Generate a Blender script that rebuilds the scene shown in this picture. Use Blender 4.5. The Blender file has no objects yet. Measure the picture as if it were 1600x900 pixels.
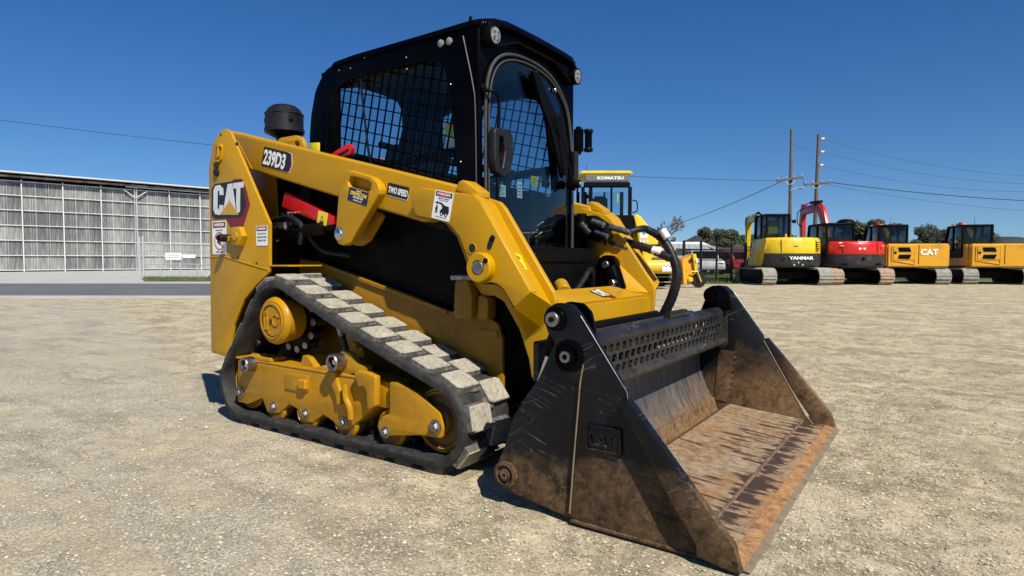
import bpy, bmesh, math, random
import numpy as np
from mathutils import Vector, Matrix
random.seed(7); rng = np.random.default_rng(7)
R = math.radians
SC = bpy.context.scene
COL = SC.collection

# ---------------------------------------------------------------- camera
cam_d = bpy.data.cameras.new('camera'); cam = bpy.data.objects.new('camera', cam_d); COL.objects.link(cam)
SC.camera = cam
cam_d.sensor_width = 36; cam_d.lens = 973/1600*36; cam_d.clip_start = .05; cam_d.clip_end = 3000
cam_d.shift_x = 1/1600
pitch = math.atan(44/973); az = R(124.8)
cam.location = (0.423, -2.5925, 0.85)
cam.rotation_euler = (math.pi/2-pitch, 0, az-math.pi/2)
# ---------------------------------------------------------------- light
SUN = Vector((.612, -.295, .734)).normalized()
sd = bpy.data.lights.new('sun', 'SUN'); sun = bpy.data.objects.new('sun', sd); COL.objects.link(sun)
sd.energy = 5.0; sd.angle = R(.53); sd.color = (1, .945, .83)
sun.rotation_euler = (-SUN).to_track_quat('-Z', 'Y').to_euler()
W = bpy.data.worlds.new('World'); SC.world = W; W.use_nodes = True
wn = W.node_tree; wn.nodes.clear()
sky = wn.nodes.new('ShaderNodeTexSky'); sky.sky_type = 'NISHITA'; sky.sun_disc = False
sky.sun_elevation = math.asin(SUN.z); sky.sun_rotation = math.atan2(SUN.x, SUN.y)
sky.altitude = 0; sky.air_density = 1.0; sky.dust_density = 0; sky.ozone_density = 1.5
hs = wn.nodes.new('ShaderNodeHueSaturation'); hs.inputs['Saturation'].default_value = 1.32; hs.inputs['Value'].default_value = 1
bg = wn.nodes.new('ShaderNodeBackground'); bg.inputs[1].default_value = .050
wo = wn.nodes.new('ShaderNodeOutputWorld')
tc = wn.nodes.new('ShaderNodeTexCoord'); mp_ = wn.nodes.new('ShaderNodeMapping'); mp_.inputs['Scale'].default_value = (1, 1, .95); mp_.inputs['Location'].default_value = (0, 0, .045)
nm_ = wn.nodes.new('ShaderNodeVectorMath'); nm_.operation = 'NORMALIZE'
wn.links.new(tc.outputs['Generated'], mp_.inputs[0]); wn.links.new(mp_.outputs[0], nm_.inputs[0]); wn.links.new(nm_.outputs[0], sky.inputs[0])
ti = wn.nodes.new('ShaderNodeMix'); ti.data_type = 'RGBA'; ti.blend_type = 'MULTIPLY'; ti.inputs[0].default_value = 1; ti.inputs[7].default_value = (.89, 1.11, 1.47, 1)
wn.links.new(sky.outputs[0], hs.inputs['Color']); wn.links.new(hs.outputs[0], ti.inputs[6]); wn.links.new(ti.outputs[2], bg.inputs[0]); wn.links.new(bg.outputs[0], wo.inputs[0])
vs = SC.view_settings; vs.view_transform = 'Standard'; vs.look = 'None'; vs.exposure = .36; vs.gamma = 1
SC.cycles.max_bounces = 6; SC.cycles.transparent_max_bounces = 24

# ---------------------------------------------------------------- materials
class NT:
    def __init__(s, name):
        s.m = bpy.data.materials.new(name); s.m.use_nodes = True; s.t = s.m.node_tree; s.t.nodes.clear()
        s.out = s.n('OutputMaterial'); s.b = s.n('BsdfPrincipled'); s.l(s.b, s.out.inputs[0])
    def n(s, t, **kw):
        x = s.t.nodes.new('ShaderNode'+t)
        for k, v in kw.items():
            if hasattr(x, k): setattr(x, k, v)
            else: x.inputs[k].default_value = v
        return x
    def l(s, a, b):
        s.t.links.new(a.outputs[0] if hasattr(a, 'outputs') else a, b)
    def coord(s, kind='Object', scale=(1, 1, 1)):
        if kind == 'World': g = s.n('NewGeometry'); o = g.outputs['Position']
        else: g = s.n('TexCoord'); o = g.outputs[kind]
        mp = s.n('Mapping'); mp.inputs['Scale'].default_value = scale; s.l(o, mp.inputs[0]); return mp
    def noise(s, co, scale, detail=4, rough=.6):
        x = s.n('TexNoise'); x.inputs['Scale'].default_value = scale; x.inputs['Detail'].default_value = detail; x.inputs['Roughness'].default_value = rough
        if co: s.l(co, x.inputs['Vector'])
        return x
    def ramp(s, f, lo, hi, a=0., b=1.):
        x = s.n('MapRange'); x.inputs[1].default_value = lo; x.inputs[2].default_value = hi; x.inputs[3].default_value = a; x.inputs[4].default_value = b
        s.l(f, x.inputs[0]); return x
    def math(s, op, a, b):
        x = s.n('Math', operation=op)
        for i, v in enumerate((a, b)):
            if isinstance(v, (int, float)): x.inputs[i].default_value = v
            else: s.l(v, x.inputs[i])
        return x
    def mix(s, f, a, b):
        x = s.n('Mix', data_type='RGBA')
        for i, v in ((0, f), (6, a), (7, b)):
            if isinstance(v, (int, float)): x.inputs[i].default_value = v
            elif isinstance(v, tuple): x.inputs[i].default_value = (*v, 1)
            else: s.l(v.outputs[2] if getattr(v, 'bl_idname', '') == 'ShaderNodeMix' else v.outputs[0], x.inputs[i])
        return x
    def col(s, v, sock='Base Color'):
        if isinstance(v, tuple): s.b.inputs[sock].default_value = (*v, 1)
        else: s.l(v.outputs[2] if v.bl_idname == 'ShaderNodeMix' else v.outputs[0], s.b.inputs[sock])
    def bump(s, h, strength=.3, dist=.01):
        x = s.n('Bump'); x.inputs['Strength'].default_value = strength; x.inputs['Distance'].default_value = dist
        s.l(h, x.inputs['Height']); s.l(x, s.b.inputs['Normal']); return x
def plain(name, col, rough=.5, metal=0., coat=0., col2=None, ns=6, lo=.45, hi=.75, bump=0, bs=60, kind='Object', spec=.5, rvar=.12):
    t = NT(name); t.b.inputs['Metallic'].default_value = metal; t.b.inputs['Coat Weight'].default_value = coat
    t.b.inputs['Coat Roughness'].default_value = .12; t.b.inputs['Specular IOR Level'].default_value = spec
    c = t.coord(kind); n = t.noise(c, ns, 6, .65)
    if col2 is None: col2 = tuple(x*.82 for x in col)
    t.col(t.mix(t.ramp(n, lo, hi), col, col2))
    n2 = t.noise(c, ns*4, 4, .6)
    t.l(t.ramp(n2, .3, .7, max(0, rough-rvar), min(1, rough+rvar)), t.b.inputs['Roughness'])
    if bump: t.bump(t.noise(c, bs, 3, .6), bump, .004)
    return t.m

def yellow_paint(name, base, dirt, amt):
    t = NT(name); c = t.coord('World'); t.b.inputs['Coat Weight'].default_value = .06; t.b.inputs['Coat Roughness'].default_value = .2; t.b.inputs['Specular IOR Level'].default_value = .22
    n1 = t.noise(c, 3.2, 8, .72); n2 = t.noise(c, 45, 5, .7)
    f = t.math('MULTIPLY', t.ramp(n1, .5-amt*.4, .8-amt*.3), t.ramp(n2, .35, .62, .1, 1))
    a = t.mix(t.ramp(t.noise(c, 1.3, 3), .35, .65), base, tuple(x*.88 for x in base))
    b = t.mix(t.math('MULTIPLY', f, min(1, amt*1.6)), a, dirt)
    rn = t.noise(t.coord('World', (9, 9, .8)), 3.0, 5, .7); b = t.mix(t.ramp(rn, .58, .72, 0, .30), b, tuple(x*.55 for x in base)); b = t.mix(t.ramp(n2, .60, .70, 0, .35), b, (.52, .36, .12))
    sp = t.ramp(t.noise(c, 150, 2, .5), .70, .73)       # tiny chips and specks
    t.col(t.mix(t.math('MULTIPLY', sp, .55), b, (.12, .06, .02)))
    t.l(t.ramp(f, 0, 1, .30, .7), t.b.inputs['Roughness'])
    t.bump(t.noise(c, 24, 2, .4), .03, .002)
    return t.m
YEL = yellow_paint('yellow_paint', (.50, .262, .0015), (.30, .17, .045), .30)
YELD = yellow_paint('dusty_yellow_paint', (.48, .235, .002), (.19, .09, .025), .42)
BLK = plain('gloss_black_paint', (.0010, .0011, .0015), .22, coat=.015, col2=(.004, .004, .0045), ns=3, rvar=.06, spec=.05)
BLKM = plain('matt_black_steel', (.0018, .0018, .0018), .5, col2=(.006, .0055, .005), ns=9, lo=.5, hi=.8, bump=.1, spec=.10)
RUBB = plain('black_rubber_hose', (.006, .006, .0065), .5, col2=(.016, .015, .014), ns=14, bump=.25, bs=90, spec=.35)
GREY = plain('grey_seal', (.045, .044, .043), .5)
CHROME = plain('polished_steel', (.55, .55, .56), .25, metal=1, col2=(.35, .34, .33), ns=20)
STEEL = plain('dull_steel', (.33, .32, .31), .42, metal=1, col2=(.14, .11, .09), ns=25)
RED = plain('red_paint', (.55, .008, .008), .35, coat=.3, col2=(.40, .006, .006))
WHITE = plain('white_print', (.80, .80, .79), .45, col2=(.72, .72, .71), ns=15)
SILV = plain('silver_print', (.66, .67, .68), .4, col2=(.5, .5, .52), ns=8)
INK = plain('black_print', (.010, .010, .011), .4)
DRED = plain('dark_red_print', (.20, .006, .015), .4)
NAVY = plain('navy_print', (.010, .018, .06), .4)
LYEL = plain('bright_yellow_print', (.80, .62, .03), .45)
PINK = plain('red_print', (.50, .03, .05), .45)
GOLD = plain('gold_print', (.55, .33, .03), .4)
LENS = plain('lamp_lens', (.24, .25, .25), .2, col2=(.10, .10, .10), ns=60)

def glass(name, tint, refl=.9, rough=.02):
    t = NT(name); t.t.nodes.remove(t.b)
    tr = t.n('BsdfTransparent'); tr.inputs[0].default_value = (*tint, 1)
    gl = t.n('BsdfGlossy'); gl.inputs['Roughness'].default_value = rough; gl.inputs[0].default_value = (refl, refl, refl, 1)
    lw = t.n('LayerWeight'); lw.inputs[0].default_value = .5
    fr = t.math('ADD', t.math('MULTIPLY', t.math('POWER', lw.outputs['Facing'], 4.5), .9), .035)
    mx = t.n('MixShader'); t.l(fr, mx.inputs[0]); t.l(tr, mx.inputs[1]); t.l(gl, mx.inputs[2]); t.l(mx, t.out.inputs[0])
    return t.m
GLASS = glass('tinted_cab_glass', (.66, .76, .80))
BGLASS = glass('clear_cab_glass', (.86, .92, .93), .55)

def rubber():
    t = NT('dusty_track_rubber'); c = t.coord('World')
    n = t.noise(c, 16, 8, .75); n2 = t.noise(c, 70, 5, .7)
    f = t.math('MULTIPLY', t.ramp(n, .38, .72), t.ramp(n2, .3, .7, .25, 1))
    t.col(t.mix(f, (.007, .007, .0075), (.070, .066, .058))); t.b.inputs['Roughness'].default_value = .75
    t.bump(n2, .5, .006); return t.m
TRK = rubber()
def lugtop():
    t = NT('sand_worn_lug_face'); c = t.coord('World')
    n = t.noise(c, 60, 8, .75); n2 = t.noise(c, 9, 4, .6)
    a = t.mix(t.ramp(n, .42, .62), (.40, .36, .28), (.22, .20, .165))
    t.col(t.mix(t.ramp(n2, .55, .75), a, (.47, .42, .32))); t.b.inputs['Roughness'].default_value = .92
    t.bump(n, .6, .005); return t.m
LUGT = lugtop()
def lugside():
    t = NT('scuffed_lug_rubber'); c = t.coord('World')
    n = t.noise(c, 50, 8, .8)
    t.col(t.mix(t.ramp(n, .35, .65), (.022, .021, .02), (.17, .16, .135))); t.b.inputs['Roughness'].default_value = .9
    t.bump(n, .6, .006); return t.m
LUGS = lugside()

def bucket_mat(name, paint, rust, rust2, z0, z1, streak=None, amt=1.):
    # black paint worn to rusty steel low down; scratches everywhere
    t = NT(name); c = t.coord('World'); g = t.n('NewGeometry'); sx = t.n('SeparateXYZ'); t.l(g.outputs['Position'], sx.inputs[0])
    n = t.noise(c, 7, 8, .7); n2 = t.noise(c, 38, 8, .75); n3 = t.noise(c, 2.2, 3, .5)
    zz = t.math('ADD', sx.outputs[2], t.math('MULTIPLY', t.math('SUBTRACT', n, .5), .36)); zz = t.math('ADD', zz, t.math('MULTIPLY', t.math('SUBTRACT', n2, .5), .12))
    zz = t.math('ADD', zz, t.math('MULTIPLY', t.math('SUBTRACT', n3, .5), .25))
    f = t.ramp(zz, z1, z0)
    f = t.math('MULTIPLY', f, t.ramp(n2, .25, .55, .55, 1.)); f = t.math('MULTIPLY', f, amt)
    ru = t.mix(t.ramp(n2, .35, .68), rust, rust2)
    ru = t.mix(t.ramp(t.noise(c, 12, 6, .75), .52, .66), ru, tuple(x*.30 for x in rust)); ru = t.mix(t.ramp(t.noise(c, 95, 5, .8), .54, .66, 0, .6), ru, tuple(min(1, x*1.9) for x in rust2)); ru = t.mix(t.ramp(t.noise(t.coord('World', (1, 1, 5)), 14, 6, .8), .50, .64, 0, .6), ru, tuple(x*.45 for x in rust2))
    pa = t.mix(t.ramp(t.noise(c, 5, 6, .7), .4, .8), paint, tuple(x*1.7+.003 for x in paint))
    base = t.mix(f, pa, ru)
    # long thin scratches: stretched, warped noise ridges
    for k, (rot, sc, th) in enumerate(((.5, (3, 3, 70), .010), (-.3, (3, 3, 90), .009))):
        g2 = t.n('NewGeometry'); mp = t.n('Mapping'); mp.inputs['Rotation'].default_value = (0, rot, 0); t.l(g2.outputs['Position'], mp.inputs[0])
        mp2 = t.n('Mapping'); mp2.inputs['Scale'].default_value = (1.1, 1.1, sc[2]*.16); mp2.inputs['Location'].default_value = (k*3.7, k, k*9.1); t.l(mp, mp2.inputs[0])
        ns = t.noise(mp2, 2.6, 2, .5)
        rid = t.ramp(t.math('ABSOLUTE', t.math('SUBTRACT', ns, .5), 0), th, 0)
        msk = t.ramp(t.noise(c, 4.5+k, 3, .5), .54, .62)
        base = t.mix(t.math('MULTIPLY', t.math('MULTIPLY', rid, msk), .45), base, (.24, .23, .21))
    t.col(base)
    t.l(t.ramp(f, 0, 1, .38, .75), t.b.inputs['Roughness']); t.b.inputs['Specular IOR Level'].default_value = .28
    t.bump(n2, .25, .004); return t.m
BKT = bucket_mat('worn_black_bucket_paint', (.0030, .0032, .004), (.055, .028, .011), (.135, .085, .040), .155, .235)
BKTI = bucket_mat('rusty_bucket_inner_paint', (.010, .011, .013), (.15, .068, .022), (.20, .135, .072), .20, .40)
BKTR = bucket_mat('rusted_steel_edge', (.02, .02, .02), (.30, .13, .045), (.38, .22, .10), 5, 6)
BKTB = bucket_mat('scuffed_black_blade', (.008, .008, .009), (.10, .075, .05), (.28, .25, .21), .10, .62, amt=.42)
def moldboard():
    t = NT('scoured_moldboard'); c = t.coord('World', (1, 1, 1)); g = t.n('NewGeometry'); sx = t.n('SeparateXYZ'); t.l(g.outputs['Position'], sx.inputs[0])
    st = t.coord('World', (2, 30, 2)); n = t.noise(st, 1.6, 6, .75); n2 = t.noise(c, 9, 8, .75)
    n3 = t.noise(t.coord('World', (1, 9, 1)), 3.1, 7, .7)
    a = t.mix(t.ramp(n, .34, .78), (.026, .028, .034), (.18, .18, .17)); a = t.mix(t.ramp(n3, .56, .72, 0, .7), a, (.26, .22, .16))
    f = t.ramp(t.math('ADD', sx.outputs[2], t.math('MULTIPLY', t.math('SUBTRACT', n2, .5), .40)), .23, .07)
    f = t.math('MULTIPLY', f, t.ramp(t.noise(c, 22, 5, .7), .34, .76))
    t.col(t.mix(f, a, (.36, .19, .075))); t.b.inputs['Roughness'].default_value = .45; t.b.inputs['Metallic'].default_value = .25
    t.bump(n, .15, .003); return t.m
MOLD = moldboard()
YELSH = yellow_paint('shaded_chassis_yellow', (.34, .165, .003), (.12, .06, .02), .5)  # chassis yellow darkened, the lift arm's shade put into its colour
ROLSH = plain('shaded_dirty_roller', (.16, .075, .012), .65, col2=(.05, .028, .012), ns=12)  # dirty wheel faces, base colour darkened for the shade of the recess
def floor_mat():
    t = NT('rusted_bucket_floor'); c = t.coord('World'); n = t.noise(c, 6, 8, .7); n2 = t.noise(c, 30, 8, .75)
    a = t.mix(t.ramp(n, .40, .60), (.26, .195, .125), (.20, .10, .038))
    a = t.mix(t.ramp(n2, .45, .7), a, (.36, .285, .185)); a = t.mix(t.ramp(n2, .50, .40, 0, .6), a, (.16, .085, .04)); a = t.mix(t.ramp(t.noise(c, 1.1, 2, .5), .50, .64, 0, .7), a, (.28, .135, .042))
    st = t.coord('World', (3.4, 20, 1)); ns = t.noise(st, 1.55, 6, .60)
    wp = t.n('VectorMath', operation='ADD'); t.l(c, wp.inputs[0]); wv = t.noise(c, 4, 3, .5); sc_ = t.n('VectorMath', operation='SCALE'); t.l(wv.outputs['Color'], sc_.inputs[0]); sc_.inputs['Scale'].default_value = .045; t.l(sc_, wp.inputs[1]); t.l(wp, st.inputs[0])
    g = t.n('NewGeometry'); sx = t.n('SeparateXYZ'); t.l(g.outputs['Position'], sx.inputs[0])
    # wet streaks, thicker towards the lip and the near side
    w = t.math('ADD', ns, t.ramp(t.math('ABSOLUTE', t.math('ADD', sx.outputs[0], .17), 0), .03, .40, .050, -.045))
    w = t.math('ADD', w, t.ramp(t.math('ABSOLUTE', t.math('ADD', sx.outputs[0], .128), 0), .0, .06, .17, 0)); w = t.math('ADD', w, t.ramp(t.noise(c, 2.2, 3, .5), .35, .65, -.045, .045))
    f = t.ramp(w, .575, .635)
    a = t.mix(t.math('MULTIPLY', f, .93), a, (.045, .026, .018))
    t.col(a); t.l(t.ramp(f, 0, 1, .8, .42), t.b.inputs['Roughness']); t.bump(n2, .3, .004); return t.m
FLOORM = floor_mat()

# ---------------------------------------------------------------- shapes: each returns (verts, faces)
def fillet(pts, r, n=4):
    out = []; N = len(pts)
    rr = r if hasattr(r, '__len__') else [r]*N
    for i in range(N):
        p = Vector(pts[i]); a = Vector(pts[i-1])-p; b = Vector(pts[(i+1) % N])-p
        if rr[i] <= 0 or a.length < 1e-6 or b.length < 1e-6: out.append(tuple(p)); continue
        ang = a.angle(b)
        if ang > 3.05 or ang < .05: out.append(tuple(p)); continue
        d = min(rr[i]/math.tan(ang/2), a.length*.48, b.length*.48)
        p0 = p+a.normalized()*d; p1 = p+b.normalized()*d
        for k in range(n+1):
            u = k/n; q = p0*(1-u)**2+p*2*u*(1-u)+p1*u*u; out.append(tuple(q))
    return out
def circ(c, r, n=24, a0=0):
    return [(c[0]+r*math.cos(a0+2*math.pi*k/n), c[1]+r*math.sin(a0+2*math.pi*k/n)) for k in range(n)]
def _curve(loops, depth, bev, bres=1):
    cu = bpy.data.curves.new('c', 'CURVE'); cu.dimensions = '2D'; cu.fill_mode = 'BOTH'
    for lp in loops:
        s = cu.splines.new('POLY'); s.points.add(len(lp)-1)
        for i, p in enumerate(lp): s.points[i].co = (p[0], p[1], 0, 1)
        s.use_cyclic_u = True
    cu.extrude = max(depth/2-bev, 1e-5); cu.bevel_depth = bev; cu.bevel_resolution = bres; cu.offset = -bev
    return _conv(cu)
def _conv(cu):
    o = bpy.data.objects.new('c', cu); me = bpy.data.meshes.new_from_object(o)
    bm = bmesh.new(); bm.from_mesh(me); bmesh.ops.remove_doubles(bm, verts=bm.verts, dist=2e-5)
    bmesh.ops.recalc_face_normals(bm, faces=bm.faces)
    V = [v.co.copy() for v in bm.verts]; F = [[v.index for v in f.verts] for f in bm.faces]
    bm.free(); bpy.data.meshes.remove(me); bpy.data.objects.remove(o); bpy.data.curves.remove(cu)
    return V, F
def plate(loops, a, b, axis='Y', bev=.003, bres=1):
    """extrude 2D outline(s) between a and b along axis. Y: pts=(x,z); X: pts=(y,z); Z: pts=(x,y)"""
    if not isinstance(loops[0], list): loops = [list(loops)]
    if a > b: a, b = b, a
    bev = min(bev, (b-a)*.45)
    V, F = _curve(loops, b-a, bev, bres); m = (a+b)/2
    if axis == 'Y': V = [Vector((v.x, m+v.z, v.y)) for v in V]
    elif axis == 'X': V = [Vector((m+v.z, v.x, v.y)) for v in V]
    else: V = [Vector((v.x, v.y, m+v.z)) for v in V]
    return V, F
def frame_on(o, u, v):
    o = Vector(o); u = Vector(u).normalized(); v = Vector(v).normalized(); w = u.cross(v).normalized(); v = w.cross(u)
    return Matrix(((u.x, v.x, w.x, o.x), (u.y, v.y, w.y, o.y), (u.z, v.z, w.z, o.z), (0, 0, 0, 1)))
def xf(s, M): return [M @ Vector(v) for v in s[0]], s[1]
def plate_on(loops, th, M, bev=.0):
    if not isinstance(loops[0], list): loops = [list(loops)]
    V, F = _curve(loops, th, min(bev, th*.4)); return [M @ (v+Vector((0, 0, th/2))) for v in V], F
def text(body, h, M, th=.001, bold=.02, sx=1., align='LEFT', shear=0, space=1.):
    cu = bpy.data.curves.new('t', 'FONT'); cu.body = body; cu.size = h/.72; cu.offset = bold*h; cu.extrude = th/2; cu.align_x = align; cu.shear = shear; cu.space_character = space
    cu.resolution_u = 3
    V, F = _conv(cu)
    return [M @ Vector((v.x*sx, v.y, v.z+th/2)) for v in V], F
def box(c, s, rot=None, bev=.004, seg=1):
    bm = bmesh.new(); bmesh.ops.create_cube(bm, size=1); bmesh.ops.scale(bm, vec=s, verts=bm.verts)
    if bev > 0: bmesh.ops.bevel(bm, geom=list(bm.edges), offset=min(bev, min(s)*.45), segments=seg, affect='EDGES')
    Mx = Matrix.Translation(Vector(c)) @ (rot.to_matrix().to_4x4() if rot is not None and not isinstance(rot, Matrix) else (rot.to_4x4() if rot is not None else Matrix()))
    bm.verts.index_update()
    V = [Mx @ v.co for v in bm.verts]; F = [[v.index for v in f.verts] for f in bm.faces]; bm.free(); return V, F
def beam(p0, p1, w, h, bev=.003, up=(0, 0, 1)):
    p0 = Vector(p0); p1 = Vector(p1); x = (p1-p0).normalized(); y = Vector(up).cross(x)
    if y.length < 1e-4: y = Vector((0, 1, 0)).cross(x)
    y.normalize(); z = x.cross(y)
    M = Matrix((x, y, z)).transposed().to_4x4(); M.translation = (p0+p1)/2
    return xf(box((0, 0, 0), ((p1-p0).length, w, h), None, bev), M)
def lathe(prof, o, d, n=24, ring=False):
    """prof: list of (radius, height along d)"""
    d = Vector(d).normalized(); q = Vector((0, 0, 1)).rotation_difference(d); o = Vector(o); V = []; F = []
    for r, h in prof:
        for k in range(n):
            a = 2*math.pi*k/n; V.append(o+q @ Vector((r*math.cos(a), r*math.sin(a), h)))
    m = len(prof)
    for i in range(m-1):
        for k in range(n): F.append([i*n+k, i*n+(k+1) % n, (i+1)*n+(k+1) % n, (i+1)*n+k])
    if ring:
        for k in range(n): F.append([(m-1)*n+k, (m-1)*n+(k+1) % n, (k+1) % n, k])
        return V, F
    if prof[0][0] > 1e-5: F.append(list(range(n))[::-1])
    if prof[-1][0] > 1e-5: F.append([(m-1)*n+k for k in range(n)])
    return V, F
def cyl(p0, p1, r, n=20, bev=.002, r1=None):
    p0 = Vector(p0); p1 = Vector(p1); L = (p1-p0).length; r1 = r if r1 is None else r1; bev = min(bev, r*.4, L*.4)
    return lathe([(r-bev, 0), (r, bev), (r1, L-bev), (r1-bev, L)], p0, p1-p0, n)
def bolt(p, d, r=.014, h=.012, washer=True):
    p = Vector(p); d = Vector(d).normalized(); parts = []
    V, F = lathe([(r*1.0, 0), (r, h*.75), (r*.75, h)], p, d, 6)
    if washer:
        V2, F2 = lathe([(r*1.45, 0), (r*1.45, h*.22), (r*1.3, h*.3)], p, d, 16); k = len(V); V = V+V2; F = F+[[i+k for i in f] for f in F2]
    return V, F
def smooth_path(pts, n=6):
    P = [Vector(p) for p in pts]; P = [P[0]*2-P[1]]+P+[P[-1]*2-P[-2]]; out = []
    for i in range(1, len(P)-2):
        for k in range(n):
            t = k/n; a, b, c, d = P[i-1:i+3]
            out.append(.5*((2*b)+(c-a)*t+(2*a-5*b+4*c-d)*t*t+(3*b-a-3*c+d)*t**3))
    out.append(P[-2]); return out
def tube(pts, r, n=8, smooth=5, rings=None):
    P = smooth_path(pts, smooth) if smooth and len(pts) > 2 else [Vector(p) for p in pts]
    V = []; F = []; up = None
    for i, p in enumerate(P):
        t = (P[min(i+1, len(P)-1)]-P[max(i-1, 0)]).normalized()
        if up is None: up = t.orthogonal().normalized()
        else: up = (up-t*up.dot(t)).normalized()
        s = t.cross(up); ri = r(i/(len(P)-1)) if callable(r) else r
        if rings: ri *= 1+rings*((i % 2)-.5)
        for k in range(n):
            a = 2*math.pi*k/n; V.append(p+up*math.cos(a)*ri+s*math.sin(a)*ri)
    for i in range(len(P)-1):
        for k in range(n): F.append([i*n+k, i*n+(k+1) % n, (i+1)*n+(k+1) % n, (i+1)*n+k])
    F.append(list(range(n))[::-1]); F.append([(len(P)-1)*n+k for k in range(n)]); return V, F
def quadstrip(A, B):
    """sheet between two point rows"""
    n = len(A); return [Vector(p) for p in A]+[Vector(p) for p in B], [[i, i+1, n+i+1, n+i] for i in range(n-1)]
def prism(A, B):
    """closed solid between two congruent loops"""
    n = len(A); V = [Vector(p) for p in A]+[Vector(p) for p in B]
    return V, [list(range(n))[::-1], list(range(n, 2*n))]+[[i, (i+1) % n, n+(i+1) % n, n+i] for i in range(n)]
def mir(s, k):
    if k < 0: return s
    return [Vector((v.x, -v.y, v.z)) for v in s[0]], [f[::-1] for f in s[1]]

# ---------------------------------------------------------------- objects
def make_mesh(name, pieces, center, angle=32, bevel=0):
    V = []; F = []; MI = []; mats = []
    for s, m in pieces:
        if m not in mats: mats.append(m)
        k = len(V); V += list(s[0]); F += [[i+k for i in f] for f in s[1]]; MI += [mats.index(m)]*len(s[1])
    me = bpy.data.meshes.new(name); me.from_pydata([tuple(Vector(v)-center) for v in V], [], F)
    for m in mats: me.materials.append(m)
    me.polygons.foreach_set('material_index', MI); me.update()
    bm = bmesh.new(); bm.from_mesh(me); bmesh.ops.recalc_face_normals(bm, faces=bm.faces); bm.to_mesh(me); bm.free()
    me.shade_smooth(); me.set_sharp_from_angle(angle=R(angle)); return me
WL = {}
def wl(o): return WL.get(o.name, Vector((0, 0, 0)))
def setp(o, label=None, cat=None, group=None, kind=None):
    for k, v in (('label', label), ('category', cat), ('group', group), ('kind', kind)):
        if v: o[k] = v
    return o
def ob(name, parent, *pieces, label=None, cat=None, group=None, kind=None, angle=32, origin=None):
    """one mesh object; pieces = (shape, material)"""
    if origin is None:
        lo = Vector((1e9,)*3); hi = -lo
        for s, m in pieces:
            for v in s[0]:
                for i in range(3): lo[i] = min(lo[i], v[i]); hi[i] = max(hi[i], v[i])
        c = (lo+hi)/2
        if parent is None: c.z = lo.z
    else: c = Vector(origin)
    me = make_mesh(name, pieces, c, angle)
    o = bpy.data.objects.new(name, me); COL.objects.link(o); WL[o.name] = c
    o.location = c-(wl(parent) if parent else Vector((0, 0, 0))); o.parent = parent
    return setp(o, label, cat, group, kind)
def thing(name, loc, label, cat, group=None):
    o = bpy.data.objects.new(name, None); COL.objects.link(o); o.empty_display_size = .3
    o.location = loc; WL[o.name] = Vector(loc); return setp(o, label, cat, group)
def inst(src, parent, M, name=None):
    """another object on the same mesh, placed by matrix in the parent's frame origin"""
    o = src.copy(); COL.objects.link(o); o.parent = parent; o.matrix_parent_inverse = Matrix(); o.matrix_basis = Matrix.Translation(-wl(parent)) @ M; return o

# ================================================================ COMPACT TRACK LOADER
# x forward (to the bucket), y left, z up; the near side is y < 0
L = thing('compact_track_loader', (-1.6, 0, 0), 'large yellow and black compact track loader in the foreground with a rusty lowered bucket', 'track loader')

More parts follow.
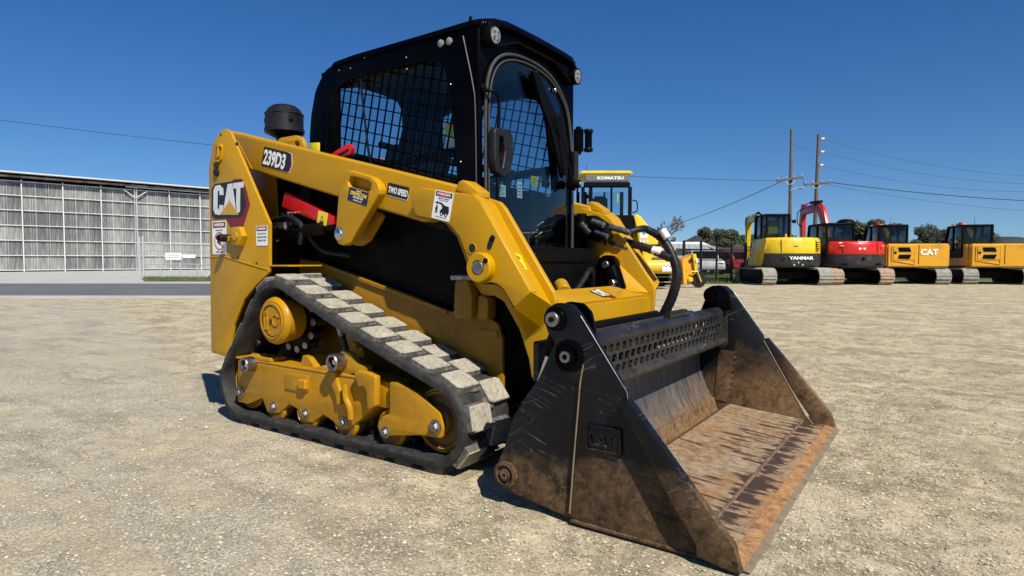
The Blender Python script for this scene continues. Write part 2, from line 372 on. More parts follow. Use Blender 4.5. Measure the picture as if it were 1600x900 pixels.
def danger_sticker(name, parent, o, u, v, w, h, kind, label):
    """flat print: white sheet, black head with red oval, lines of writing, pictogram"""
    M = frame_on(o, u, v); T = lambda x, y, z=0: M @ Matrix.Translation((x, y, z)); P = []
    P.append((plate_on(fillet([(0, 0), (w, 0), (w, h), (0, h)], .006, 3), .0008, T(0, 0)), WHITE))
    hh = h*.20 if kind != 'text' else h*.26
    P.append((plate_on([(w*.06, h-hh), (w*.94, h-hh), (w*.94, h*.965), (w*.06, h*.965)], .0006, T(0, 0, .0008)), INK))
    el = [(w*.5+w*.38*math.cos(a), h-hh*.55+hh*.34*math.sin(a)) for a in np.linspace(0, 2*math.pi, 24, endpoint=False)]
    P.append((plate_on(el, .0005, T(0, 0, .0014)), PINK))
    P.append((text('DANGER', hh*.42, T(w*.5, h-hh*.76, .0019), .0004, .03, .95*w/(hh*.42*5.2)*.72, 'CENTER'), WHITE))
    if kind == 'keep':
        P.append((text('SWING AREA', h*.045, T(w*.5, h*.70, .0009), .0004, .02, 1, 'CENTER'), INK))
        c = (w*.5, h*.40); r = w*.36
        P.append((plate_on([circ(c, r, 32), circ(c, r*.86, 32)], .0004, T(0, 0, .0010)), PINK))
        P.append((plate_on([(c[0]-r*.7, c[1]+r*.58), (c[0]-r*.58, c[1]+r*.7), (c[0]+r*.7, c[1]-r*.58), (c[0]+r*.58, c[1]-r*.7)], .0004, T(0, 0, .0016)), PINK))
        P.append((plate_on([(c[0]-r*.5, c[1]-r*.1), (c[0]-r*.2, c[1]+r*.1), (c[0]+.1*r, c[1]-.2*r), (c[0]+r*.1, c[1]-r*.5), (c[0]-r*.1, c[1]-r*.35)], .0004, T(0, 0, .0008)), INK))
        P.append((plate_on(circ((c[0]+r*.05, c[1]+r*.35), r*.16, 12), .0004, T(0, 0, .0008)), INK))
        P.append((text('KEEP CLEAR', h*.05, T(w*.5, h*.05, .0009), .0004, .03, 1, 'CENTER'), INK))
    elif kind == 'crush':
        P.append((text('CRUSH ZONE', h*.05, T(w*.5, h*.715, .0009), .0004, .03, 1.15, 'CENTER'), INK))
        P.append((text('STAND CLEAR OF ARMS', h*.026, T(w*.5, h*.66, .0009), .0004, .02, 1.1, 'CENTER'), INK))
        # loader silhouette with raised arm, a figure below it
        for lp in ([(.08, .56), (.22, .62), (.26, .59), (.42, .60), (.62, .52), (.86, .50), (.90, .30), (.84, .20), (.45, .20), (.40, .30), (.52, .42), (.44, .52), (.26, .545), (.18, .53)],
                   [(.16, .20), (.20, .20), (.21, .34), (.23, .20), (.27, .20), (.27, .40), (.25, .45), (.18, .45), (.15, .40)]):
            P.append((plate_on([(x*w, y*h) for x, y in lp], .0004, T(0, 0, .0008)), INK))
        P.append((plate_on(circ((.215*w, .485*h), .028*h, 10), .0004, T(0, 0, .0008)), INK))
        for cx in (.53, .76):
            P.append((plate_on(circ((cx*w, .21*h), .065*h, 16), .0004, T(0, 0, .0013)), INK)); P.append((plate_on(circ((cx*w, .21*h), .03*h, 12), .0004, T(0, 0, .0018)), WHITE))
        P.append((text('DO NOT STAND UNDER', h*.03, T(w*.5, h*.075, .0009), .0004, .02, 1.1, 'CENTER'), INK))
    else:
        for i, s_ in enumerate(('STAY OUT OF', 'ARTICULATION', 'AREA NOTED')):
            P.append((text(s_, h*.085, T(w*.5, h*(.56-.17*i), .0009), .0004, .04, .95, 'CENTER'), INK))
    return ob(name, parent, *P, label=label)

def cat_emblem(name, parent, o, u, v, w, label=None, hs=1.):
    """white letters C A T with a gold triangle, black surround, dark red hexagon behind"""
    M = frame_on(o, u, v); s = w; T = lambda z: M @ Matrix.Translation((0, 0, z)); k = lambda pts: [(x*s, y*s*hs) for x, y in pts]; P = []
    hexo = k([(.38, -.02), (.50, -.20), (.83, -.20), (1.0, .28), (.92, .55), (.80, .82), (.55, .82)])
    P.append((plate_on(fillet(hexo, .03*s), .0010, T(0)), DRED))
    P.append((plate_on(fillet(k([(-.02, .02), (.10, -.05), (.80, .02), (.90, .30), (.78, .80), (.05, .72), (-.03, .6)]), .03*s), .0012, T(.0008)), INK))
    # C
    C_ = [(.20, .70), (.08, .68), (.03, .58), (.03, .16), (.08, .06), (.20, .04), (.30, .10), (.31, .26), (.20, .26), (.195, .17), (.155, .17), (.145, .22), (.145, .53), (.16, .58), (.195, .57), (.20, .48), (.31, .48), (.30, .62)]
    A_ = [(.42, .715), (.54, .73), (.66, .10), (.60, .10), (.48, .40), (.36, .08), (.30, .08)]
    T_ = [(.56, .735), (.84, .76), (.84, .64), (.755, .63), (.755, .12), (.68, .10), (.655, .30), (.655, .62), (.58, .615)]
    for q in (C_, A_, T_): P.append((plate_on(k(q), .0010, T(.0019)), SILV))
    P.append((plate_on(k([(.22, .045), (.485, .375), (.72, .06)]), .0012, T(.0020)), GOLD))
    return ob(name, parent, *P, label=label)

# ---------------------------------------------------------------- tracks
CIR = [(-2.565, .200, .178), (-2.255, .545, .205), (-1.238, .200, .178)]       # rear wheel, drive sprocket, front idler: belt outer face
def belt_path(off=0., step=.02):
    cs = [(x, z, r+off) for x, z, r in CIR]; pts = []
    order = [0, 1, 2]       # rear bottom -> top -> front bottom -> back (clockwise seen from the near side)
    tang = []
    for i in range(3):
        a = cs[order[i]]; b = cs[order[(i+1) % 3]]; d = Vector((b[0]-a[0], b[1]-a[1])); Ln = d.length; u = d/Ln; n0 = Vector((-u.y, u.x))
        s = (a[2]-b[2])/Ln; n = (n0*math.sqrt(1-s*s)+u*s); tang.append((Vector(a[:2])+n*a[2], Vector(b[:2])+n*b[2], n))
    for i in range(3):
        p, q, n = tang[i]; L_ = (q-p).length; m = max(2, int(L_/step))
        sag = 0.012 if i == 1 else 0
        for k in range(m): t = k/m; pts.append((p+(q-p)*t-n*math.sin(math.pi*t)*sag, n))
        n2 = tang[(i+1) % 3][2]; a0 = math.atan2(n.y, n.x); a1 = math.atan2(n2.y, n2.x)
        while a1 > a0: a1 -= 2*math.pi
        c = cs[order[(i+1) % 3]]; m = max(2, int(abs(a1-a0)*c[2]/step))
        for k in range(m): a = a0+(a1-a0)*k/m; nn = Vector((math.cos(a), math.sin(a))); pts.append((Vector(c[:2])+nn*c[2], nn))
    return pts
BP = belt_path()
BL = [0]
for i in range(len(BP)): BL.append(BL[-1]+(BP[(i+1) % len(BP)][0]-BP[i][0]).length)
def at_len(s):
    s %= BL[-1]
    for i in range(len(BP)):
        if BL[i+1] >= s:
            t = (s-BL[i])/(BL[i+1]-BL[i]); a = BP[i]; b = BP[(i+1) % len(BP)]
            p = a[0]*(1-t)+b[0]*t; n = (a[1]*(1-t)+b[1]*t).normalized(); return p, n
NL = 25; PITCH = BL[-1]/NL
def lug_mesh(w, l, h, tip):
    """tapered tread block, local x along the belt, y across, z outward"""
    b = [(-l/2, -w/2), (l/2-tip, -w/2), (l/2, -w/2+tip*2.0), (l/2, w/2), (-l/2+tip, w/2), (-l/2, w/2-tip*2.0)]
    t = [(x*.84, y*.89) for x, y in b]; m_ = [(x*.90, y*.94) for x, y in b]
    V = [Vector((x, y, -.006)) for x, y in b]+[Vector((x, y, h-.005)) for x, y in m_]+[Vector((x, y, h)) for x, y in t]
    n = 6; side = [[i, (i+1) % n, n+(i+1) % n, n+i] for i in range(n)]; ch = [[n+i, n+(i+1) % n, 2*n+(i+1) % n, 2*n+i] for i in range(n)]
    return (V, side), (V, ch+[[2*n+i for i in range(n)]])
lug_src = {}
for side in (-1, 1):
    yo, yi = side*.772, side*.472; ymid = (yo+yi)/2; wd = .30
    # carcass section: (across, outward)
    sec = [(-.150, -.030), (-.150, -.006), (-.143, .002), (-.120, .003), (-.02, -.002), (.02, -.002), (.120, .003), (.143, .002), (.150, -.006), (.150, -.030), (.138, -.038), (-.138, -.038)]
    V = []; F = []; m = len(sec); N = len(BP)
    for p, n in BP:
        for a, o_ in sec: q = p+n*o_; V.append(Vector((q.x, ymid+a, q.y)))
    for i in range(N):
        for k in range(m): F.append([i*m+k, i*m+(k+1) % m, ((i+1) % N)*m+(k+1) % m, ((i+1) % N)*m+k])
    inner = []
    for j in range(int(BL[-1]/.083)):     # guide blocks on the inside of the belt
        p, n = at_len(j*.083)
        if True:
            for dy in (-.036, .036):
                q = p-n*.052; th = math.atan2(n.x, n.y)
                inner.append((box((q.x, ymid+dy, q.y), (.035, .022, .036), Matrix.Rotation(th, 3, 'Y'), .006), RUBB))
    tr = ob('rubber_track', L, ((V, F), TRK), *inner, angle=50)
    if not lug_src:
        for row in (0, 1):
            a, b = lug_mesh(.136, .116, .026, .012); lug_src[row] = ob('track_lug', tr, (a, LUGS), (b, LUGT), angle=20, origin=(0, 0, 0))
            a, b = lug_mesh(.05, .05, .012, .004)
    for row in (0, 1):
        for j in range(NL):
            s_ = (j+.5*row+.30)*PITCH; p, n = at_len(s_)
            y = ymid+side*(.068 if row == 0 else -.068)
            t_ = Vector((n.y, 0, -n.x)); nn = Vector((n.x, 0, n.y)); yy = nn.cross(t_)
            M = Matrix((t_, yy, nn)).transposed().to_4x4(); M.translation = (p.x, y, p.y)
            if side == -1 and j == 0: o = lug_src[row]; o.parent = tr; o.matrix_basis = Matrix.Translation(-wl(tr)) @ M
            else: inst(lug_src[row], tr, M)
    # small dusty ribs between the blocks
    ribs = []
    for j in range(NL*2):
        p, n = at_len((j*.5+.05)*PITCH); th = math.atan2(n.x, n.y); q = p+n*.004
        ribs.append((box((q.x, ymid+side*(.012 if j % 2 else -.012), q.y), (.05, .06, .020), Matrix.Rotation(th, 3, 'Y'), .006), LUGS))
    ob('tread_rib', tr, *ribs, kind='stuff')

    # ------------------------------------------------ track frame
    s = side; A = lambda y: s*y
    main = [(-2.615, 0.325), (-2.628, 0.12), (-2.523, 0.117), (-2.405, 0.148), (-2.363, 0.079), (-2.267, 0.089), (-2.184, 0.145), (-2.114, 0.13), (-2.096, 0.073), (-2.009, 0.08), (-1.929, 0.131), (-1.862, 0.111), (-1.809, 0.078), (-1.753, 0.09), (-1.574, 0.216), (-1.565, 0.317), (-1.857, 0.351), (-1.924, 0.362), (-1.994, 0.343), (-2.164, 0.336)]
    main[1:3] = [(-2.628, .10), (-2.53, .10)]
    fr = ob('track_frame', L, (plate(fillet(main, .012, 2), A(.742), A(.58), 'Y', .006), YELD))
    lid = [(-2.206, 0.302), (-2.024, 0.305), (-2.026, 0.232), (-2.06, 0.216), (-2.208, 0.22)]
    ob('cover_plate', fr, (plate(fillet(lid, .008, 2), A(.742), A(.748), 'Y', .002), YELD), (box((-2.055, A(.756), .262), (.055, .022, .045), None, .005), YELD))
    ob('frame_shelf', fr, (beam((-2.63, A(.67), .336), (-1.62, A(.67), .330), .15, .012), YELD), (box((-2.42, A(.70), .350), (.20, .09, .02), Euler((0, .12, 0)) if False else None, .004), YELD))
    # hose guard castings
    g1 = [(-1.68, 0.356), (-1.651, 0.373), (-1.591, 0.368), (-1.54, 0.357), (-1.542, 0.231), (-1.573, 0.21), (-1.597, 0.207), (-1.604, 0.29), (-1.62, 0.304), (-1.652, 0.295)]
    ob('guard_casting', fr, (plate(fillet(g1, .01, 2), A(.742), A(.775), 'Y', .009, 2), YELD), (tube([(-1.742, A(.768), .300), (-1.735, A(.77), .24), (-1.71, A(.77), .20), (-1.705, A(.768), .15)], .014, 8), YELD))
    g2 = [(-1.855, 0.34), (-1.815, 0.349), (-1.803, 0.299), (-1.782, 0.261), (-1.787, 0.202), (-1.809, 0.193), (-1.821, 0.247), (-1.847, 0.282)]
    ob('guard_casting', fr, (plate(fillet(g2, .006, 2), A(.742), A(.762), 'Y', .006, 2), YELD))
    cb = [(-1.594, 0.333), (-1.512, 0.325), (-1.513, 0.214), (-1.596, 0.214)]
    ob('slide_block', fr, (plate(cb, A(.725), A(.60), 'Y', .004), YELD))
    fp = [(-1.486, 0.335), (-1.437, 0.34), (-1.328, 0.308), (-1.204, 0.241), (-1.191, 0.187), (-1.198, 0.142), (-1.319, 0.135), (-1.489, 0.105), (-1.547, 0.109), (-1.562, 0.135), (-1.53, 0.184), (-1.487, 0.201)]
    fk = ob('idler_fork', fr, (plate(fillet(fp, .012, 3), A(.748), A(.728), 'Y', .004), YELD))
    # rollers and wheels
    for i, x in enumerate((-2.307, -2.055, -1.785, -1.511)):
        z = .125; r = .082
        ro = ob('track_roller', fr, (lathe([(.03, 0), (r-.012, 0), (r, .01), (r, .05), (r*.72, .058), (r*.72, .09), (r, .098), (r, .14), (.03, .15)], (x, A(.735 if i < 3 else .72), z), (0, -s, 0), 28), ROLSH), (lathe([(r-.012, -.003), (r+.001, .008), (r+.001, .014), (r-.013, -.001)], (x, A(.735 if i < 3 else .72), z), (0, -s, 0), 28, True), YELD))
        ob('roller_bolt', ro, (bolt((x, A(.742 if i < 3 else .748), z-.008), (0, s, 0), .018, .018), STEEL))
    for nm, x, z, r in (('front_idler', -1.238, .200, .130), ('rear_idler', -2.565, .200, .130)):
        wv = ob(nm, fr, (lathe([(.035, -.01), (.06, -.01), (.07, .012), (r-.03, .02), (r-.012, 0), (r, .012), (r, .16), (.03, .17)], (x, A(.715), z), (0, -s, 0), 32), ROLSH), (lathe([(r-.018, -.002), (r+.001, .010), (r+.001, .018), (r-.020, .001)], (x, A(.715), z), (0, -s, 0), 32, True), YELD))
        ob('axle_bolt', wv, (bolt((x+(.013 if x > -2 else -.03), A(.750 if x > -2 else .742), z-.015 if x > -2 else .156), (0, s, 0), .021, .020), STEEL))
    # grease pins with collars
    for (x, z, y) in ((-2.475, .318, .80), (-1.795, .395, .80)):
        po = ob('pin_boss', fr, (lathe([(.026, 0), (.034, 0), (.038, .006), (.038, .060), (.034, .066), (.026, .062)], (x, A(.735), z), (0, s, 0), 24, True), STEEL), (cyl((x, A(.735), z), (x, A(.745), z), .027), INK), (cyl((x, A(.74), z), (x, A(.785), z), .013), CHROME))
    ob('pin_saddle', fr, (plate(fillet([(-2.56, .318), (-2.51, .365), (-2.45, .368), (-2.37, .330), (-2.40, .30), (-2.54, .30)], .01), A(.735), A(.68), 'Y', .005), YELD))
    ear = fillet([(-1.90, .375), (-1.83, .40), (-1.80, .445), (-1.745, .435), (-1.70, .395), (-1.63, .385), (-1.635, .345), (-1.72, .345), (-1.77, .335), (-1.82, .345), (-1.895, .35)], .018, 3)
    ob('pin_saddle', fr, (plate(ear, A(.738), A(.705), 'Y', .006), YELD))
    # chassis struts and tensioner
    ob('frame_strut', fr, (prism([(-1.97, A(.60), .34), (-1.78, A(.60), .34), (-1.86, A(.60), .56), (-1.93, A(.60), .57)], [(-1.97, A(.47), .34), (-1.78, A(.47), .34), (-1.86, A(.47), .56), (-1.93, A(.47), .57)]), YELSH),
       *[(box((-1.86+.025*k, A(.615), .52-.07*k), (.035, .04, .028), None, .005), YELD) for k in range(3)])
    ob('tensioner_rod', fr, (cyl((-1.87, A(.70), .58), (-1.80, A(.70), .42), .013), RUBB), (cyl((-1.86, A(.70), .56), (-1.835, A(.70), .50), .017), STEEL))
    ob('lifting_lug', fr, (prism([(-2.12, A(.72), .335), (-2.01, A(.72), .335), (-2.06, A(.72), .385), (-2.10, A(.72), .39)], [(-2.12, A(.62), .335), (-2.01, A(.62), .335), (-2.06, A(.62), .385), (-2.10, A(.62), .39)]), YELD))

    # ------------------------------------------------ drive motor and sprocket
    dm = ob('drive_motor', L, (lathe([(.0, 0), (.100, 0), (.112, -.010), (.117, -.022), (.112, -.05), (.098, -.14), (.098, -.20)], (-2.262, A(.775), .552), (0, s, 0), 40), YELD))
    cap = [(lathe([(.088, 0), (.088, .006), (.080, .006), (.080, 0)], (-2.262, A(.7745), .552), (0, s, 0), 40, True), YELD), (lathe([(.080, .001), (.080, .0022), (.074, .0022), (.074, .001)], (-2.262, A(.7745), .552), (0, s, 0), 40, True), INK)]
    Mc = frame_on((-2.262, A(.775), .552), (s*-1, 0, 0) if s > 0 else (1, 0, 0), (0, 0, 1))
    cap.append((plate_on([[(-.062, -.045), (-.032, -.045), (-.032, .045), (-.062, .045)], [(-.056, -.039), (-.038, -.039), (-.038, .039), (-.056, .039)]], .005, Mc), YELD))
    cap.append((plate_on([circ((.032, .006), .030, 20), circ((.032, .006), .023, 20)], .005, Mc), YELD))
    cap.append((plate_on(circ((-.002, 0), .011, 12), .006, Mc), INK))
    for a in (.3, 2.6, 4.4): cap.append((plate_on(circ((.062*math.cos(a), .062*math.sin(a)), .007, 8), .005, Mc), PINK if a < 1 else YELD))
    ob('motor_cap', dm, *cap)
    sp = []
    for k in range(13):
        a = 2*math.pi*k/13; sp.append((cyl((-2.255+.145*math.cos(a), A(.655), .545+.145*math.sin(a)), (-2.255+.145*math.cos(a), A(.585), .545+.145*math.sin(a)), .019, 10), STEEL))
    ob('sprocket', dm, (plate([circ((-2.255, .545), .150, 40), circ((-2.255, .545), .08, 24)], A(.650), A(.636), 'Y', .002), BLKM), (plate([circ((-2.255, .545), .150, 40), circ((-2.255, .545), .08, 24)], A(.602), A(.588), 'Y', .002), BLKM), *sp)

# ---------------------------------------------------------------- chassis
bp = [(-2.455, 0.857), (-2.294, 0.836), (-1.996, 0.773), (-1.643, 0.687), (-1.406, 0.623), (-1.271, 0.607), (-1.176, 0.606), (-1.122, 0.579), (-1.099, 0.515), (-1.099, 0.214), (-1.409, 0.171), (-2.005, 0.22), (-2.468, 0.309)]
ch = ob('chassis', L, (box((-1.98, 0, .56), (1.78, .86, .62), None, .01), BLKM), (box((-2.62, 0, 1.0), (.56, .84, .9), None, .02), BLKM), (box((-2.0, 0, .95), (.8, .80, .30), None, .01), BLKM))
for s in (-1, 1):
    ob('side_plate', ch, (plate(fillet(bp, .02, 4), s*.448, s*.470, 'Y', .004), YELSH), (box((-1.17, s*.474, .535), (.11, .012, .035), None, .006, 2), YELSH))
    ob('side_seam', ch, (beam((-2.30, s*.476, .835), (-1.40, s*.476, .617), .012, .02), YELSH))
    ob('arm_stop', ch, (box((-1.25, s*.50, .775), (.13, .11, .022), Euler((0, .35, 0)).to_matrix() if False else None, .005), STEEL),
       (plate(fillet([(-1.30, .60), (-1.20, .60), (-1.20, .70), (-1.22, .765), (-1.29, .765)], .02), s*.47, s*.55, 'Y', .005), YELSH), (plate(fillet([(-1.19, .60), (-1.13, .60), (-1.13, .69), (-1.18, .71)], .02), s*.47, s*.53, 'Y', .005), YELSH))
    ob('track_fender', ch, (box((-2.31, s*.60, .820), (.17, .20, .008), None, .002), YEL))
    ob('fuel_tank', ch, (plate(fillet([(-2.35, .86), (-2.35, 1.16), (-1.45, 1.16), (-1.32, 1.0), (-1.32, .66)], .04), s*.40, s*.44, 'Y', .01), BLKM))
ob('counterweight', ch, (box((-2.96, 0, .62), (.10, 1.30, .62), None, .02, 2), YEL))
ob('engine_hood', ch, (box((-2.70, 0, 1.38), (.50, .90, .16), None, .03, 2), BLKM), (box((-2.98, 0, 1.15), (.06, 1.0, .42), None, .02), YEL))
ob('belly_pan', ch, (box((-1.9, 0, .235), (1.7, .80, .03), None, .01), BLKM))
ob('front_panel', ch, (box((-1.12, 0, .60), (.02, .80, .62), None, .004), BLKM), (box((-1.10, 0, .86), (.05, .5, .05), None, .01), BLKM))

# ---------------------------------------------------------------- lift towers
TW = [(-2.929, 1.359), (-2.872, 1.496), (-2.801, 1.536), (-2.746, 1.544), (-2.71, 1.529), (-2.378, 1.034), (-2.386, 0.788), (-2.403, 0.373), (-2.944, 0.333)]
TW = [TW[i] for i in range(7)]+[(-2.43, .45), (-2.60, .33), (-2.945, .33)]
TW[1:4] = [(-2.876, 1.497), (-2.800, 1.548), (-2.75, 1.55)]
TW = TW[:7]+[(-2.508, 0.717), (-2.614, 0.64), (-2.715, 0.498), (-2.763, 0.34), (-2.82, 0.321)]+[(-2.945, .33)]
for s in (-1, 1):
    tw = ob('lift_tower', L, (plate(fillet(TW, .02, 4), s*.700, s*.684, 'Y', .003), YEL),
            (plate([(-2.935, 1.30), (-2.86, 1.49), (-2.76, 1.53), (-2.62, 1.30), (-2.60, .95), (-2.935, .95)], s*.50, s*.484, 'Y', .003), YELD),
            (box((-2.937, s*.592, .80), (.014, .184, .94), None, .002), YEL), (box((-2.86, s*.592, .345), (.15, .18, .014), None, .002), YEL))
    # curved weld line, latch hole, holes
    ob('seam_line', tw, (tube([(-2.94, s*.7005, .862), (-2.80, s*.7005, .868), (-2.68, s*.7005, .848), (-2.40, s*.7005, .800)], .0035, 6), YEL))
    lk = [(-2.835, 1.475), (-2.797, 1.478), (-2.78, 1.456), (-2.788, 1.388), (-2.826, 1.378), (-2.844, 1.393)]
    ob('tower_slot', tw, (plate([fillet(lk, .01, 3), [(x*.55+(-2.855)*.45, z*.62+1.44*.38) for x, z in fillet(lk, .01, 3)]], s*.700, s*.708, 'Y', .002), YEL), (cyl((-2.845, s*.69, 1.325), (-2.845, s*.712, 1.325), .022), RUBB), (cyl((-2.845, s*.69, 1.365), (-2.845, s*.712, 1.36), .018), INK))
    for x, z in [(-2.661, 0.864), (-2.495, 0.833), (-2.658, 1.463), (-2.802, 1.526)]:
        ob('bolt_hole', tw, (cyl((x, s*.69, z), (x, s*.7025, z), .007, 12), INK))
    # boss for lift cylinder with locking bar and black bolt
    (bx, bz), (kx, kz) = [(-2.625, 0.974), (-2.733, 0.976)]
    ob('tower_boss', tw, (lathe([(.018, 0), (.05, 0), (.056, .005), (.056, .032), (.045, .036), (.0, .036)], (bx, s*.700, bz), (0, s, 0), 6), YEL), (lathe([(.022, 0), (.022, .006), (0, .006)], (bx, s*.736, bz), (0, s, 0), 18), YEL))
    ob('lock_bar', tw, (beam((bx, s*.720, bz-.004), (kx, s*.720, kz-.016), .014, .028), YEL), (cyl((kx, s*.70, kz-.01), (kx, s*.765, kz-.01), .021, 12), RUBB), (cyl((kx, s*.745, kz-.01), (kx, s*.775, kz-.01), .012, 6), BLKM))
    if s < 0:
        (a0, b0), = [(-2.908, 1.073)]
        cat_emblem('logo_decal', tw, (-2.898, -.7012, 1.088), (1, 0, -.06), (0, 0, 1), .352, 'white letters over a gold triangle on black and dark red', .70)
        danger_sticker('warning_decal', tw, (-2.903, -.7012, .880), (1, 0, 0), (0, 0, 1), .138, .182, 'keep', 'tall white danger sticker with a red crossed circle')
        danger_sticker('warning_decal', tw, (-2.492, -.7012, .922), (1, 0, 0), (0, 0, 1), .098, .102, 'text', 'small white danger sticker with three lines of writing')

# ---------------------------------------------------------------- lift arms
for s in (-1, 1):
    Y = lambda y: s*y
    beamo = [(-2.926, 1.571), (-2.875, 1.572), (-1.66, 1.264), (-1.208, 1.149), (-1.165, 1.047), (-1.429, 1.013), (-1.582, 1.052), (-1.971, 1.15), (-2.657, 1.331), (-2.752, 1.349), (-2.868, 1.408)]
    arm = ob('lift_arm', L, (plate(fillet(beamo, [.03, .02, 0, 0, 0, 0, .02, 0, 0, .02, .03], 3), Y(.600), Y(.512), 'Y', .011, 3), YEL), origin=(-1.9, Y(.6), 1.2))
    # weld seam at the rear
    (x0, z0), (x1, z1) = [(-2.802, 1.501), (-2.674, 1.342)]
    ob('seam_line', arm, (tube([(x0, Y(.601), z0), (x1, Y(.601), z1)], .0025, 5, 0), YEL))
    el = [(-1.459, 1.107), (-1.44, 1.136), (-1.399, 1.155), (-1.15, 1.113), (-1.108, 1.103), (-1.083, 1.081), (-0.842, 0.728), (-0.921, 0.667), (-0.969, 0.734), (-1.002, 0.756), (-1.036, 0.762), (-1.065, 0.757), (-1.125, 0.794), (-1.158, 0.876), (-1.191, 0.943), (-1.238, 0.991), (-1.283, 1.008), (-1.43, 1.038)]
    ob('elbow_plate', arm, (plate(fillet(el, [.03, .02, .03, 0, .02, .03, .01, .01, .03, .02, .02, .02, .05, 0, .04, .04, .04, .04], 4), Y(.642), Y(.596), 'Y', .005, 2), YEL))
    # inner plate, stands proud of the top face and runs down to the coupler
    inn = [(-1.244, 1.139), (-1.122, 1.1), (-1.083, 1.087), (-1.057, 1.062), (-0.824, 0.725), (-0.813, 0.693), (-0.821, 0.565), (-0.879, 0.394), (-0.903, 0.374), (-0.922, 0.377), (-0.937, 0.453), (-0.981, 0.567), (-1.06, 0.681), (-1.109, 0.701), (-1.17, 0.699), (-1.221, 0.757), (-1.273, 0.878), (-1.308, 0.95), (-1.37, 1.007)]
    inner = ob('inner_plate', arm, (plate(fillet(inn, [0, .01, .03, .03, .02, .03, 0, .03, .02, .03, .05, .05, .05, .02, .02, .05, .05, .02, 0], 4), Y(.515), Y(.488), 'Y', .004, 2), YEL))
    # sloping top face
    a = [(-1.132, -0.64, 1.119), (-1.084, -0.64, 1.084), (-0.967, -0.64, 0.909), (-0.844, -0.64, 0.73)]; b = [(-1.151, -0.51, 1.132), (-1.105, -0.51, 1.082), (-0.984, -0.51, 0.896), (-0.827, -0.51, 0.668)]; b[0] = (b[0][0], b[0][1], a[0][2]-.01)
    tf = [Vector((p[0], Y(-p[1]), p[2])) for p in a]; tb = [Vector((p[0], Y(-p[1]), p[2])) for p in b]
    lo = [p-Vector((.012, 0, .008)) for p in tf]+[]; lob = [p-Vector((.012, 0, .008)) for p in tb]
    loopA = tf+lo[::-1]; loopB = tb+lob[::-1]
    ob('top_face_plate', arm, (prism(loopA, loopB), YEL), angle=20)
    # facets folding in under the elbow
    q = [(-0.844, -0.64, 0.728), (-0.922, -0.64, 0.667)]; r_ = [(-0.823, -0.516, 0.666), (-0.876, -0.516, 0.583)]; q2 = [(-0.922, -0.64, 0.667), (-0.97, -0.64, 0.734)]; r2 = [(-0.945, -0.516, 0.54), (-1.017, -0.516, 0.663)]
    g = lambda p: Vector((p[0], Y(-p[1]), p[2]))
    V = [g(q[0]), g(q[1]), g(r_[1]), g(r_[0]), g(r2[0]), g(q2[1]), g(r2[1])]
    ob('folded_facet', arm, ((V, [[0, 1, 2, 3], [1, 4, 2], [1, 5, 6, 4]]), YEL), angle=10)
    ob('weld_bead', arm, (tube([V[3], V[2], V[4]], .004, 6, 0), YEL), (tube([tb[1]-Vector((0, Y(.002), 0)), tb[2]-Vector((0, Y(.002), 0)), tb[3]-Vector((0, Y(.002), 0))], .0045, 6, 3), YEL))
    lowc = [(-1.441, -0.63, 1.036), (-1.293, -0.63, 1.009), (-1.248, -0.63, 0.989), (-1.201, -0.63, 0.941), (-1.168, -0.63, 0.873), (-1.135, -0.63, 0.791), (-1.074, -0.63, 0.754), (-1.011, -0.63, 0.753), (-0.977, -0.63, 0.731), (-0.929, -0.63, 0.664)]; lowi = [(-1.56, -0.505, 1.048), (-1.402, -0.505, 1.019), (-1.355, -0.505, 0.998), (-1.304, -0.505, 0.947), (-1.269, -0.505, 0.875), (-1.234, -0.505, 0.787), (-1.169, -0.505, 0.748), (-1.102, -0.505, 0.746), (-1.066, -0.505, 0.723), (-1.015, -0.505, 0.652)]
    A_ = [g(p) for p in lowc]; B_ = [Vector((a_.x, Y(.505), a_.z)) for a_ in A_]
    ob('underside_plate', arm, (quadstrip(A_, B_), YEL), angle=40)
    # drilled lug at the elbow top
    lu = [(-1.185, 1.131), (-1.172, 1.163), (-1.152, 1.167), (-1.088, 1.115), (-1.088, 1.095), (-1.133, 1.108)]
    ob('drilled_lug', arm, (plate(fillet([(-1.238, 1.137), (-1.22, 1.17), (-1.2, 1.176), (-1.124, 1.127), (-1.124, 1.099), (-1.17, 1.109)], .008), Y(.608), Y(.520), 'Y', .004), YEL),
       *[(cyl((lx_-.006, Y(ly_), lz_-.010), (lx_+.003, Y(ly_), lz_+.004), .008, 10), INK) for lx_, ly_, lz_ in [(p_[0], -p_[1], p_[2]) for p_ in [(-1.196, -0.585, 1.16)]+[(-1.19, -0.555, 1.154)]]])
    # pivot boss, holes
    (bx, bz), (hx, hz), (sx_, sz_) = [(-1.068, 0.82), (-1.122, 0.896), (-1.027, 0.922)]
    ob('pivot_boss', arm, (lathe([(.0, 0), (.060, 0), (.060, .030), (.054, .036), (.03, .036), (.03, .030), (0, .030)], (bx, Y(.642), bz), (0, s, 0), 36), YEL), (cyl((bx, Y(.66), bz), (bx, Y(.680), bz), .027, 20), STEEL), (bolt((bx+.038, Y(.676), bz+.026), (0, s, 0), .008, .008), BLKM))
    ob('pivot_boss', arm, (lathe([(.0, 0), (.062, 0), (.062, .045), (.055, .05), (0, .05)], (bx, Y(.488), bz), (0, -s, 0), 36), YEL))
    ob('drilled_hole', arm, (cyl((hx, Y(.61), hz), (hx, Y(.6445), hz), .018, 20), INK), (lathe([(.018, 0), (.022, 0), (.022, .0035), (.018, .0035)], (hx, Y(.642), hz), (0, s, 0), 20, True), YEL))
